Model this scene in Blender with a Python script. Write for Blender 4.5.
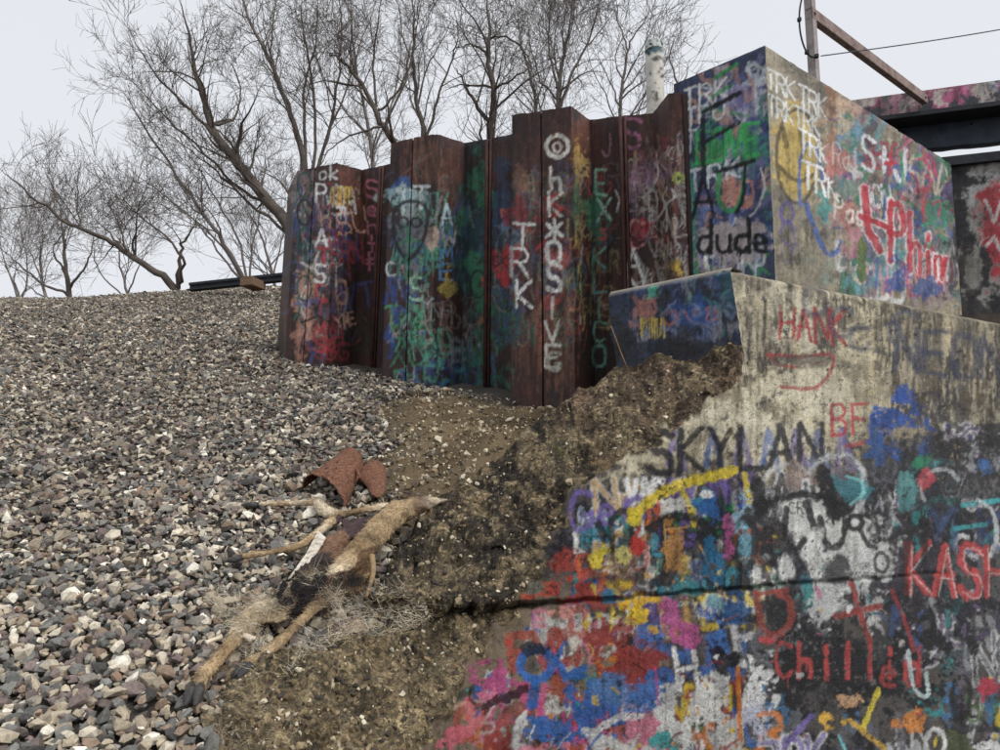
import bpy, bmesh, math, random
import numpy as np
from mathutils import Vector, Matrix
random.seed(7); RNG = np.random.default_rng(7)
scene = bpy.context.scene
for o in list(bpy.data.objects): bpy.data.objects.remove(o)
COL = scene.collection

# ------------------------------------------------------------------ camera
EYE = 1.4; PITCH = math.radians(6.5); FPX = 720.0
cd = bpy.data.cameras.new('camera'); cam = bpy.data.objects.new('camera', cd); COL.objects.link(cam)
cam.location = (0, 0, EYE); cam.rotation_euler = (math.pi/2 + PITCH, 0, 0)
cd.sensor_width = 36; cd.lens = 36*FPX/1000; cd.clip_start = .05; cd.clip_end = 3000
scene.camera = cam
# ------------------------------------------------------------------ sky, sun, exposure
SUN_EL, SUN_AZ = math.radians(48), math.radians(128)      # azimuth clockwise from +Y
w = bpy.data.worlds.new('World'); scene.world = w; w.use_nodes = True
nt = w.node_tree; nt.nodes.clear()
sky = nt.nodes.new('ShaderNodeTexSky'); sky.sky_type = 'NISHITA'; sky.sun_disc = False
sky.sun_elevation = SUN_EL; sky.sun_rotation = SUN_AZ; sky.dust_density = 6; sky.air_density = 1.0
hs = nt.nodes.new('ShaderNodeHueSaturation'); hs.inputs['Saturation'].default_value = .25
mx = nt.nodes.new('ShaderNodeMix'); mx.data_type = 'RGBA'; mx.inputs['Factor'].default_value = .86
mx.inputs['B'].default_value = (7.55, 7.8, 8.25, 1)
bgn = nt.nodes.new('ShaderNodeBackground'); bgn.inputs['Strength'].default_value = .0795
ow = nt.nodes.new('ShaderNodeOutputWorld')
nt.links.new(sky.outputs[0], hs.inputs['Color']); nt.links.new(hs.outputs[0], mx.inputs['A'])
nt.links.new(mx.outputs['Result'], bgn.inputs['Color']); nt.links.new(bgn.outputs[0], ow.inputs[0])
sd_ = bpy.data.lights.new('sun', 'SUN'); sd_.energy = 1.5; sd_.angle = math.radians(35); sd_.color = (1, .97, .93)
sun = bpy.data.objects.new('sun', sd_); COL.objects.link(sun)
sdir = Vector((math.sin(SUN_AZ)*math.cos(SUN_EL), math.cos(SUN_AZ)*math.cos(SUN_EL), math.sin(SUN_EL)))
sun.rotation_euler = sdir.to_track_quat('Z', 'Y').to_euler()
sun.location = (0, 0, 30)
scene.render.engine = 'CYCLES'
scene.view_settings.view_transform = 'Standard'; scene.view_settings.look = 'None'
scene.view_settings.gamma = 1; scene.view_settings.exposure = 0.54

# ------------------------------------------------------------------ helpers
CP, SP = math.cos(PITCH), math.sin(PITCH)
def ray(px, py):
    a = (np.asarray(px, float)-500)/FPX; b = (np.asarray(py, float)-375)/FPX
    return np.stack([a+0*b, CP+b*SP+0*a, SP-b*CP+0*a], -1)
def at(px, py, Y):                       # the point on a pixel's ray at world y = Y
    d = ray(px, py); t = np.asarray(Y, float)/d[..., 1]
    return d*t[..., None] + np.array([0, 0, EYE])
def proj(P):
    P = np.asarray(P, float); q = P-np.array([0, 0, EYE])
    f = q[..., 1]*CP+q[..., 2]*SP; u = -q[..., 1]*SP+q[..., 2]*CP
    return 500+FPX*q[..., 0]/f, 375-FPX*u/f
SLOPE = .346
def on_ground(px, py, lift=0.):          # pixel -> point on the bank's plane, lifted straight up
    d = ray(px, py); t = (EYE-lift)/(SLOPE*d[..., 1]-d[..., 2])
    return d*np.asarray(t)[..., None] + np.array([0, 0, EYE])
def lin(c):
    c = np.asarray(c, float)/255.
    return np.where(c <= .04045, c/12.92, ((c+.055)/1.055)**2.4)
def sstep(a, b, x):
    t = np.clip((x-a)/(b-a), 0, 1); return t*t*(3-2*t)
def hash3(i, j, k, s):
    h = (i*374761393 + j*668265263 + k*2147483647 + s*974634547) & 0xffffffff
    h = ((h ^ (h >> 13))*1274126177) & 0xffffffff
    h = h ^ (h >> 16)
    return (h & 0xffffff)/16777215.0
def vnoise(P, s=0):                      # smooth value noise, -1..1
    P = np.asarray(P, float); f = np.floor(P); I = f.astype(np.int64); r = P-f; r = r*r*r*(r*(r*6-15)+10)
    out = 0
    for dx in (0, 1):
        wx = r[..., 0] if dx else 1-r[..., 0]
        for dy in (0, 1):
            wy = r[..., 1] if dy else 1-r[..., 1]
            for dz in (0, 1):
                wz = r[..., 2] if dz else 1-r[..., 2]
                out = out + wx*wy*wz*hash3(I[..., 0]+dx, I[..., 1]+dy, I[..., 2]+dz, s)
    return out*2-1
def fbm(P, oct=4, s=0, gain=.5):
    P = np.asarray(P, float); a = 1.; o = 0; n = 0
    for k in range(oct):
        o = o+a*vnoise(P*2.03**k+k*17.3, s+k); n += a; a *= gain
    return o/n
def P3(x, y, z=0.): return np.stack([np.asarray(x, float), np.asarray(y, float), np.zeros_like(np.asarray(x, float))+z], -1)

def link(o, parent=None):
    COL.objects.link(o)
    if parent is not None: o.parent = parent
    return o
def new_obj(name, me, mat=None, parent=None):
    o = bpy.data.objects.new(name, me)
    if mat: me.materials.append(mat)
    return link(o, parent)
def mesh_np(name, V, F, smooth=True, color=None):
    V = np.asarray(V, np.float32); F = np.asarray(F, np.int32); n = F.shape[1]
    me = bpy.data.meshes.new(name)
    me.vertices.add(len(V)); me.vertices.foreach_set('co', V.ravel())
    me.loops.add(F.size); me.loops.foreach_set('vertex_index', F.ravel())
    me.polygons.add(len(F)); me.polygons.foreach_set('loop_start', np.arange(0, F.size, n, dtype=np.int32))
    me.polygons.foreach_set('loop_total', np.full(len(F), n, np.int32))
    me.polygons.foreach_set('use_smooth', np.full(len(F), smooth, bool))
    me.update(calc_edges=True)
    if color is not None: set_color(me, color)
    return me
def set_color(me, color):
    c = np.asarray(color, np.float32)
    if c.shape[1] == 3: c = np.concatenate([c, np.ones((len(c), 1), np.float32)], 1)
    at_ = me.color_attributes.new('Col', 'FLOAT_COLOR', 'POINT'); at_.data.foreach_set('color', c.ravel())
def grid_faces(nr, nc, off=0, flip=False):
    i = np.arange(nr-1)[:, None]*nc+np.arange(nc-1)[None]
    f = np.stack([i, i+1, i+nc+1, i+nc], -1).reshape(-1, 4)+off
    return f[:, ::-1] if flip else f
def tag(o, label=None, cat=None, group=None, kind=None):
    for k, v in (('label', label), ('category', cat), ('group', group), ('kind', kind)):
        if v: o[k] = v
    return o
def empty(name, loc):
    o = bpy.data.objects.new(name, None); o.location = loc; o.empty_display_size = .1
    return link(o)
def local(me, loc):                      # world-space mesh -> parent's space
    me.transform(Matrix.Translation(-Vector(loc))); return me
def tube_np(pts, rad, n=6, caps=True):
    pts = np.asarray(pts, float); rad = np.broadcast_to(np.asarray(rad, float), (len(pts),))
    T = np.gradient(pts, axis=0); T /= np.linalg.norm(T, axis=1)[:, None]+1e-9
    ref = np.array([0, 0, 1.]) if abs(T[0, 2]) < .9 else np.array([1., 0, 0])
    A = np.cross(T[0], ref); A /= np.linalg.norm(A); V = []
    for k in range(len(pts)):
        A = A-T[k]*np.dot(A, T[k]); A /= np.linalg.norm(A)+1e-9; B = np.cross(T[k], A)
        th = np.linspace(0, 2*np.pi, n, endpoint=False)
        V.append(pts[k]+rad[k]*(np.cos(th)[:, None]*A+np.sin(th)[:, None]*B))
    V = np.concatenate(V); F = []
    for k in range(len(pts)-1):
        for j in range(n):
            a = k*n+j; b = k*n+(j+1) % n
            F.append((a, b, b+n, a+n))
    F = [tuple(f) for f in F]
    if caps: F += [tuple(range(n))[::-1], tuple(range((len(pts)-1)*n, len(pts)*n))]
    return V, F
def chaikin(p, it=2):
    p = np.asarray(p, float)
    for _ in range(it):
        q = [p[:1]]; a, b = p[:-1], p[1:]
        q.append(np.stack([a*.75+b*.25, a*.25+b*.75], 1).reshape(-1, p.shape[1])); q.append(p[-1:])
        p = np.concatenate(q)
    return p
class MB:                                # collects shapes into one mesh
    def __init__(s): s.V = []; s.F = []; s.n = 0
    def add(s, V, F):
        s.V.append(np.asarray(V, float)); s.F += [tuple(int(i)+s.n for i in f) for f in F]; s.n += len(V); return s
    def tube(s, pts, rad, n=6): return s.add(*tube_np(pts, rad, n))
    def box(s, c, ax, ay, az):           # centre and three half-axis vectors
        c, ax, ay, az = [np.asarray(v, float) for v in (c, ax, ay, az)]
        V = [c+i*ax+j*ay+k*az for k in (-1, 1) for j in (-1, 1) for i in (-1, 1)]
        return s.add(V, [(0, 2, 3, 1), (4, 5, 7, 6), (0, 1, 5, 4), (2, 6, 7, 3), (0, 4, 6, 2), (1, 3, 7, 5)])
    def build(s, name, mat, parent=None, smooth=False, bevel=0):
        me = bpy.data.meshes.new(name); V = np.concatenate(s.V)
        if parent is not None: V = V-np.array(parent.location)
        me.from_pydata(V.tolist(), [], s.F); me.update()
        bm = bmesh.new(); bm.from_mesh(me); bmesh.ops.recalc_face_normals(bm, faces=bm.faces)
        if bevel: bmesh.ops.bevel(bm, geom=bm.edges[:], offset=bevel, segments=2, affect='EDGES')
        bm.to_mesh(me); bm.free()
        if smooth: me.polygons.foreach_set('use_smooth', [True]*len(me.polygons))
        return new_obj(name, me, mat, parent)

# ------------------------------------------------------------------ materials
def mat_base(name):
    m = bpy.data.materials.new(name); m.use_nodes = True; t = m.node_tree
    return m, t, t.nodes['Principled BSDF']
def N(t, typ, **kw):
    n = t.nodes.new(typ)
    for k, v in kw.items():
        if k in n.inputs: n.inputs[k].default_value = v
        else: setattr(n, k, v)
    return n
def ramp(t, stops):
    r = t.nodes.new('ShaderNodeValToRGB'); e = r.color_ramp.elements
    while len(e) > 1: e.remove(e[-1])
    e[0].position = stops[0][0]; e[0].color = (*stops[0][1], 1)
    for p, c in stops[1:]:
        k = e.new(p); k.color = (*c, 1)
    return r
def mixc(t, A, B, fac, mode='MIX'):
    m = t.nodes.new('ShaderNodeMix'); m.data_type = 'RGBA'; m.blend_type = mode
    for s, v in (('A', A), ('B', B), ('Factor', fac)):
        if hasattr(v, 'is_linked'): t.links.new(v, m.inputs[s])
        elif s == 'Factor': m.inputs[s].default_value = v
        else: m.inputs[s].default_value = (*v, 1)
    return m.outputs['Result']
def g3(v): return (v, v, v)
def mat_painted(name, speck=.35, bump=.5, bscale=60, rough=.8, spec=.35, sscale=140., amask=False):
    m, t, b = mat_base(name)
    a = N(t, 'ShaderNodeVertexColor', layer_name='Col'); tc = N(t, 'ShaderNodeTexCoord')
    n1 = N(t, 'ShaderNodeTexNoise', Scale=sscale, Detail=4., Roughness=.7)
    n2 = N(t, 'ShaderNodeTexNoise', Scale=9., Detail=6., Roughness=.65)
    n3 = N(t, 'ShaderNodeTexNoise', Scale=bscale, Detail=6., Roughness=.7)
    for n in (n1, n2, n3): t.links.new(tc.outputs['Object'], n.inputs['Vector'])
    r1 = ramp(t, [(.33, g3(1-speck*1.3)), (.5, g3(1)), (.72, g3(1+speck*.5))]); t.links.new(n1.outputs['Fac'], r1.inputs[0])
    r2 = ramp(t, [(.3, g3(.72)), (.55, g3(1)), (.75, g3(1.12))]); t.links.new(n2.outputs['Fac'], r2.inputs[0])
    c = mixc(t, a.outputs['Color'], r1.outputs[0], a.outputs['Alpha'] if amask else 1., 'MULTIPLY'); c = mixc(t, c, r2.outputs[0], 1., 'MULTIPLY')
    if amask:                                         # exposed aggregate: grains, pits and pale fines, all in object space
        vo = N(t, 'ShaderNodeTexVoronoi', Scale=75.); wv = N(t, 'ShaderNodeTexNoise', Scale=30., Detail=3.); vn = N(t, 'ShaderNodeVectorMath', operation='MULTIPLY_ADD'); vn.inputs[1].default_value = (.03, .03, .03)
        t.links.new(tc.outputs['Object'], wv.inputs['Vector']); t.links.new(wv.outputs['Color'], vn.inputs[0]); t.links.new(tc.outputs['Object'], vn.inputs[2]); t.links.new(vn.outputs[0], vo.inputs['Vector'])
        bw_ = N(t, 'ShaderNodeSeparateColor'); t.links.new(vo.outputs['Color'], bw_.inputs[0]); rg_ = ramp(t, [(0., g3(.45)), (.3, g3(.8)), (.6, (1.05, 1., .92)), (.85, (1.35, 1.28, 1.15)), (1., (1.9, 1.85, 1.7))]); t.links.new(bw_.outputs[0], rg_.inputs[0])
        pn = N(t, 'ShaderNodeTexNoise', Scale=26., Detail=7., Roughness=.75); t.links.new(tc.outputs['Object'], pn.inputs['Vector']); rp_ = ramp(t, [(.34, g3(.3)), (.46, g3(.85)), (.6, g3(1.15)), (.72, (1.5, 1.42, 1.28))]); t.links.new(pn.outputs['Fac'], rp_.inputs[0])
        c = mixc(t, c, rg_.outputs[0], a.outputs['Alpha'], 'MULTIPLY'); c = mixc(t, c, rp_.outputs[0], a.outputs['Alpha'], 'MULTIPLY')
    t.links.new(c, b.inputs['Base Color'])
    bp = N(t, 'ShaderNodeBump', Strength=bump, Distance=.02); t.links.new(pn.outputs['Fac'] if amask else n3.outputs['Fac'], bp.inputs['Height'])
    if amask: bp.inputs['Distance'].default_value = .035
    t.links.new(bp.outputs[0], b.inputs['Normal'])
    rr = ramp(t, [(.3, g3(rough-.15)), (.7, g3(min(1, rough+.12)))]); t.links.new(n2.outputs['Fac'], rr.inputs[0])
    t.links.new(rr.outputs[0], b.inputs['Roughness']); b.inputs['Specular IOR Level'].default_value = spec
    return m
def mat_noise(name, stops, scale=8., detail=5., rough=.85, bump=.3, bscale=None, stretch=None, spec=.3, metal=0.):
    m, t, b = mat_base(name); tc = N(t, 'ShaderNodeTexCoord'); src = tc.outputs['Object']
    if stretch:
        mp = N(t, 'ShaderNodeMapping'); mp.inputs['Scale'].default_value = stretch
        t.links.new(src, mp.inputs[0]); src = mp.outputs[0]
    n = N(t, 'ShaderNodeTexNoise', Scale=scale, Detail=detail, Roughness=.65); t.links.new(src, n.inputs['Vector'])
    r = ramp(t, stops); t.links.new(n.outputs['Fac'], r.inputs[0]); t.links.new(r.outputs[0], b.inputs['Base Color'])
    n2 = N(t, 'ShaderNodeTexNoise', Scale=bscale or scale*5, Detail=5.); t.links.new(tc.outputs['Object'], n2.inputs['Vector'])
    bp = N(t, 'ShaderNodeBump', Strength=bump, Distance=.01); t.links.new(n2.outputs['Fac'], bp.inputs['Height'])
    t.links.new(bp.outputs[0], b.inputs['Normal'])
    b.inputs['Roughness'].default_value = rough; b.inputs['Specular IOR Level'].default_value = spec
    b.inputs['Metallic'].default_value = metal
    return m
STONE_PAL = [((92, 92, 89), 1.4), ((110, 109, 105), 1.6), ((126, 121, 113), 1.7), ((112, 100, 96), 1.5), ((94, 84, 80), 1.), ((144, 133, 116), 1.8),
             ((164, 153, 134), 1.6), ((186, 177, 160), 1.1), ((208, 202, 188), .5), ((124, 107, 92), 1.1), ((70, 68, 66), .8), ((138, 114, 98), .1)]
def mat_stone(name, objinfo):
    m, t, b = mat_base(name); tc = N(t, 'ShaderNodeTexCoord'); geo = N(t, 'ShaderNodeNewGeometry')
    if objinfo:
        oi = N(t, 'ShaderNodeObjectInfo'); tot = sum(x for _, x in STONE_PAL); acc = 0; st = []
        for c, x in STONE_PAL: st.append((acc/tot, tuple(lin(c)))); acc += x
        r = ramp(t, st); r.color_ramp.interpolation = 'CONSTANT'; t.links.new(oi.outputs['Random'], r.inputs[0]); c = r.outputs[0]
    else: c = N(t, 'ShaderNodeVertexColor', layer_name='Col').outputs['Color']
    n = N(t, 'ShaderNodeTexNoise', Scale=70., Detail=5., Roughness=.7); t.links.new(geo.outputs['Position'], n.inputs['Vector'])
    r2 = ramp(t, [(.28, g3(.64)), (.5, g3(1.14)), (.72, g3(1.5))]); t.links.new(n.outputs['Fac'], r2.inputs[0])
    t.links.new(mixc(t, c, r2.outputs[0], 1., 'MULTIPLY'), b.inputs['Base Color'])
    bp = N(t, 'ShaderNodeBump', Strength=.45, Distance=.006); t.links.new(n.outputs['Fac'], bp.inputs['Height'])
    t.links.new(bp.outputs[0], b.inputs['Normal']); b.inputs['Roughness'].default_value = .82; b.inputs['Specular IOR Level'].default_value = .3
    return m
M = {}
M['ground'] = mat_painted('ground_soil', .4, .7, 45, .95, .15)
M['stones'] = mat_stone('ballast_stones', False); M['stone'] = mat_stone('ballast_stone', True)
M['wall'] = mat_painted('painted_concrete', .13, .8, 90, .7, .4, 260.)
M['rock'] = mat_painted('broken_concrete', .5, 1., 60, .92, .2, 140., True)
M['block'] = mat_painted('painted_block', .22, .35, 60, .75, .35)
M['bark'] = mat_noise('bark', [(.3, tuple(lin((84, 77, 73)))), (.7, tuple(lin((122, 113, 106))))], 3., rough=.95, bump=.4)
M['bark_far'] = mat_noise('bark_far', [(.3, tuple(lin((112, 105, 101)))), (.7, tuple(lin((146, 138, 133))))], 3., rough=.95, bump=.3)  # same bark paled for far trees, distance haze put into its colour
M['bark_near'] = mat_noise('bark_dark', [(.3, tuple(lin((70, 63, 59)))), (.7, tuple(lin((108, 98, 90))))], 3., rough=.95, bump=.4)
M['steel_dark'] = mat_noise('dark_steel', [(.3, tuple(lin((38, 44, 54)))), (.7, tuple(lin((66, 74, 86))))], 6., rough=.6, bump=.4, bscale=18)
M['steel_black'] = mat_noise('black_steel', [(.3, tuple(lin((26, 28, 34)))), (.7, tuple(lin((48, 50, 56))))], 6., rough=.7)
M['rust_pink'] = mat_noise('pinkish_rusty_paint', [(.3, tuple(lin((104, 82, 78)))), (.6, tuple(lin((150, 132, 126)))), (.75, tuple(lin((120, 86, 78))))], 14., rough=.8)
M['pale_post'] = mat_noise('weathered_pale_steel', [(.3, tuple(lin((128, 118, 116)))), (.7, tuple(lin((176, 168, 166))))], 10., rough=.8)
M['wire'] = mat_noise('wire', [(.3, tuple(lin((70, 72, 78)))), (.7, tuple(lin((110, 112, 118))))], 10.)
M['rust'] = mat_noise('flaky_rust', [(.3, tuple(lin((64, 44, 37)))), (.45, tuple(lin((104, 72, 58)))), (.58, tuple(lin((128, 90, 70)))), (.72, tuple(lin((162, 120, 92))))], 75., 9., rough=.95, bump=.9, bscale=120)
M['hoof'] = mat_noise('hoof', [(.3, tuple(lin((38, 37, 38)))), (.7, tuple(lin((82, 80, 78))))], 40., rough=.6)
M['bone'] = mat_noise('bone', [(.3, tuple(lin((196, 178, 152)))), (.7, tuple(lin((228, 216, 198))))], 20., rough=.7)
M['hide'] = mat_painted('hide', .3, .5, 120, .85, .25)
M['fur'] = mat_painted('fur', .2, 0., 60, .8, .3)
M['stalk'] = mat_noise('dry_stalk', [(.3, tuple(lin((120, 96, 70)))), (.7, tuple(lin((160, 132, 100))))], 10.)

# ------------------------------------------------------------------ paint canvas (colours of paint on a face, later stored on its vertices)
S = 2
def noise2(h, w, cx, cy, seed, oct=3, gain=.6):         # fast smooth noise image, about -1..1
    rg = np.random.default_rng(seed); out = np.zeros((h, w), np.float32); a = 1.; tot = 0.
    for k in range(oct):
        gx, gy = max(cx/2.03**k, .7), max(cy/2.03**k, .7); ny, nx = int(h/gy)+3, int(w/gx)+3
        R = rg.uniform(-1, 1, (ny, nx)).astype(np.float32); y = np.arange(h)/gy; x = np.arange(w)/gx
        iy, ix = y.astype(int), x.astype(int); fy, fx = (y-iy).astype(np.float32), (x-ix).astype(np.float32); fy = (fy*fy*(3-2*fy))[:, None]; fx = (fx*fx*(3-2*fx))[None]
        A = R[iy]*(1-fy)+R[iy+1]*fy; out += a*(A[:, ix]*(1-fx)+A[:, ix+1]*fx); tot += a*a; a *= gain
    return out/math.sqrt(tot)*1.25
class Canvas:
    def __init__(s, x0, y0, x1, y1, base):
        s.x0, s.y0 = x0, y0; s.w, s.h = int((x1-x0)*S), int((y1-y0)*S)
        s.c = np.zeros((s.h, s.w, 4), np.float32); s.c[..., :3] = lin(base); s.c[..., 3] = 0
        s.sd = int(abs(x0*7+y0*13))
        s.n1 = noise2(s.h, s.w, 28, 28, s.sd+1, 4); s.n2 = noise2(s.h, s.w, 6.4, 8.4, s.sd+2); s.n3 = noise2(s.h, s.w, 4.4, 32, s.sd+3)
    def age(s, warp=1.4, flake=.3, under=((120, 112, 100), (52, 50, 50)), crack=.5, val=.3, sat=.85, streak=.25, ymask=None, drip=0.):
        """weathering of the paint itself: ragged edges, flakes down to older layers, cracks, run marks"""
        h, w, k = s.h, s.w, s.sd; Y, X = np.mgrid[0:h, 0:w]
        dx = warp*S*(.5*noise2(h, w, 12, 12, k+11)+.6*noise2(h, w, 3, 4, k+12, 2)); dy = warp*S*(.5*noise2(h, w, 12, 14, k+13)+.9*noise2(h, w, 3, 6, k+14, 2))-drip*S*np.clip(noise2(h, w, 6, 80, k+15, 3)-.1, 0, 2)
        s.c = s.c[np.clip(Y+dy, 0, h-1).astype(int), np.clip(X+dx, 0, w-1).astype(int)]
        for j, u in enumerate(under):
            f = noise2(h, w, 22, 26, k+21+j, 2)*.5+noise2(h, w, 5, 7, k+31+j, 3); m = (sstep(1.0-flake, 1.25-flake, f)*.85).astype(np.float32)[..., None]
            if ymask and ymask[j]: m = m*sstep(ymask[j]+40, ymask[j]-40, Y/S+s.y0+25*s.n1)[..., None].astype(np.float32)
            s.c[..., :3] = s.c[..., :3]*(1-m)+lin(u).astype(np.float32)*m; s.c[..., 3:] *= 1-m*.5
        cr = np.abs(noise2(h, w, 34, 30, k+41, 3)); m = crack*np.clip(1-cr/.045, 0, 1)*(noise2(h, w, 60, 60, k+42, 2) > .1)
        g = 1+val*(.6*noise2(h, w, 3, 3, k+43, 2)+.5*noise2(h, w, 18, 18, k+44, 2))+streak*np.minimum(noise2(h, w, 7, 90, k+45, 3), .3)
        g = np.clip(g, .35, 1.5)*(1-m*.75); s.c[..., :3] *= g[..., None].astype(np.float32)
        l = s.c[..., :3]@np.array([.25, .6, .15], np.float32); s.c[..., :3] = l[..., None]*(1-sat)+s.c[..., :3]*sat
    def _blend(s, i0, i1, j0, j1, a, col):
        c = s.c[i0:i1, j0:j1]; a = a[..., None]
        c[..., :3] = c[..., :3]*(1-a)+lin(col).astype(np.float32)*a
        c[..., 3:] = np.maximum(c[..., 3:], a)
    def blob(s, x, y, rx, ry, col, a=.9, rough=.6, rot=0., soft=.22, streak=0.):
        cx, cy = (x-s.x0)*S, (y-s.y0)*S; R = max(rx, ry)*1.9*S
        i0, i1 = int(max(0, cy-R)), int(min(s.h, cy+R)); j0, j1 = int(max(0, cx-R)), int(min(s.w, cx+R))
        if i1 <= i0 or j1 <= j0: return
        Y, X = np.mgrid[i0:i1, j0:j1]; X = (X-cx)/S; Y = (Y-cy)/S
        co, si = math.cos(rot), math.sin(rot); u = (X*co+Y*si)/rx; v = (-X*si+Y*co)/ry
        nn = s.n1[i0:i1, j0:j1]*(1-streak)+s.n3[i0:i1, j0:j1]*streak
        d = np.sqrt(u*u+v*v)+rough*nn*1.3+.35*rough*s.n2[i0:i1, j0:j1]
        s._blend(i0, i1, j0, j1, (a*sstep(1+soft, 1-soft, d)).astype(np.float32), col)
    def stroke(s, pts, wd, col, a=.92, soft=.28, drip=0., dry=.1):
        p = (np.asarray(pts, float)-np.array([s.x0, s.y0]))*S; r = wd*S/2; pad = r*2.2+2
        i0, i1 = int(max(0, p[:, 1].min()-pad)), int(min(s.h, p[:, 1].max()+pad+1)); j0, j1 = int(max(0, p[:, 0].min()-pad)), int(min(s.w, p[:, 0].max()+pad+1))
        if i1 > i0 and j1 > j0:
            Y, X = np.mgrid[i0:i1, j0:j1]; D = np.full(X.shape, 1e9)
            for (ax, ay), (bx, by) in zip(p[:-1], p[1:]):
                dx, dy = bx-ax, by-ay; L = dx*dx+dy*dy+1e-6
                tt = np.clip(((X-ax)*dx+(Y-ay)*dy)/L, 0, 1); D = np.minimum(D, (X-ax-tt*dx)**2+(Y-ay-tt*dy)**2)
            D = np.sqrt(D)/r+.22*s.n2[i0:i1, j0:j1]
            al = a*sstep(1+soft, 1-soft, D)*np.clip(1-dry*np.clip(s.n1[i0:i1, j0:j1]*2, 0, 1), 0, 1)
            s._blend(i0, i1, j0, j1, al.astype(np.float32), col)
        if drip > 0:
            q = np.asarray(pts, float)
            for k in range(max(1, int(len(q)*.3))):
                if random.random() < drip:
                    x, y = q[random.randrange(len(q))]; s.stroke([(x, y), (x+random.uniform(-.6, .6), y+random.uniform(3, 14))], max(.9, wd*.28), col, a*.85)
    def sample(s, px, py):
        x = np.clip((px-s.x0)*S, 0, s.w-1.001); y = np.clip((py-s.y0)*S, 0, s.h-1.001)
        i, j = y.astype(int), x.astype(int); fy, fx = (y-i)[..., None], (x-j)[..., None]; c = s.c
        return (c[i, j]*(1-fx)+c[i, np.minimum(j+1, s.w-1)]*fx)*(1-fy)+(c[np.minimum(i+1, s.h-1), j]*(1-fx)+c[np.minimum(i+1, s.h-1), np.minimum(j+1, s.w-1)]*fx)*fy
BLK_ = (26, 26, 29)
FONT = {'A': '08 40 88|15 75', 'B': '00 08|~00 50 72 44 04|~04 64 86 68 08', 'C': '~81 50 20 03 05 28 58 87', 'D': '00 08|~00 50 83 85 58 08',
 'E': '80 00 08 88|04 64', 'F': '80 00 08|04 64', 'G': '~81 50 20 03 05 28 58 87 85|85 55', 'H': '00 08|80 88|04 84', 'I': '40 48', 'J': '~70 76 58 28 06',
 'K': '00 08|80 04 88', 'L': '00 08 88', 'M': '08 10 45 70 88', 'N': '08 00 88 80', 'O': '~40 10 02 06 18 48 78 86 82 70 40', 'P': '08 00|~00 60 82 74 04',
 'R': '08 00|~00 60 82 74 04|44 88', 'S': '~81 50 10 02 24 64 86 78 38 07', 'T': '00 80|40 48', 'U': '~00 05 18 48 78 85 80', 'V': '00 48 80', 'W': '00 28 43 68 80',
 'X': '00 88|80 08', 'Y': '00 44 80|44 48', 'Z': '00 80 08 88', '@': '~52 35 45 63 62 66 85 82 50 20 03 06 28 68 87', '+': '41 47|14 74', '*': '40 48|12 76|72 16', '#': '20 28|60 68|03 83|05 85',
 'd': '~64 34 15 17 38 58 67|70 78', 'u': '~14 17 38 58 77 74|74 78', 'e': '~16 76 65 44 24 15 17 38 68', 'h': '10 18|~15 34 64 75 78', 'i': '44 48|41 42', 'l': '40 48', 'n': '14 18|~15 34 64 75 78',
 'o': '~44 24 15 17 28 58 77 75 64 44', 'a': '~74 44 15 17 38 58 76|74 78', 's': '~64 34 25 56 67 38 17', 't': '41 48|14 74', 'r': '24 28|~25 44 64', 'k': '10 18|74 16 78', 'p': '14 18|~14 54 75 66 17', 'y': '14 46|74 28', 'v': '14 48 74', 'c': '~74 44 15 17 48 77'}
def glyph(ch):
    out = []
    for st in FONT[ch].split('|'):
        sm = st[0] == '~'; pts = np.array([(int(a[0])/8, int(a[1])/8) for a in st.lstrip('~').split()], float)
        out.append(chaikin(pts, 2) if sm and len(pts) > 2 else pts)
    return out
def text(C, s, x, y, h, w, col, lw=2.2, a=.92, ang=0., gap=.3, vert=False, drip=0., rise=None, jit=.05, soft=.35, shear=0., grow=0.):
    """letters from (x, y) = top left of the first; ang turns the baseline, vert stacks them"""
    co, si = math.cos(ang), math.sin(ang); ux = np.array([co, si])*w; uy = np.array([-si*0+shear, 1.])*h; o = np.array([x, y], float)
    for ch in s:
        if ch != ' ':
            for g in glyph(ch):
                g = g+RNG.uniform(-jit, jit, g.shape)*(.5 if len(g) > 5 else 1)
                C.stroke(o+g[:, :1]*ux+g[:, 1:]*uy, lw*random.uniform(.85, 1.15), col, a, soft, drip)
        o = o+(np.array([0, h*(1+gap)]) if vert else ux*(1+gap)); ux = ux*(1+grow); uy = uy*(1+grow)
def clutter(C, n, box, pal, wd=(1.5, 5), ln=(8, 30), a=(.4, .9), keep=None, up=.5):
    for _ in range(n):
        x, y = random.uniform(box[0], box[2]), random.uniform(box[1], box[3])
        if keep is not None and not keep(x, y): continue
        L = random.uniform(*ln); th = random.gauss(-math.pi/2, .5) if random.random() < up else random.uniform(0, 6.28); k = random.uniform(-.25, .25)
        pts = [(x, y)]
        for i in range(7):
            x += math.cos(th)*L/7; y += math.sin(th)*L/7; th += k; pts.append((x, y))
        C.stroke(pts, random.uniform(*wd), random.choice(pal), random.uniform(*a), random.uniform(.25, .7))
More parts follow.
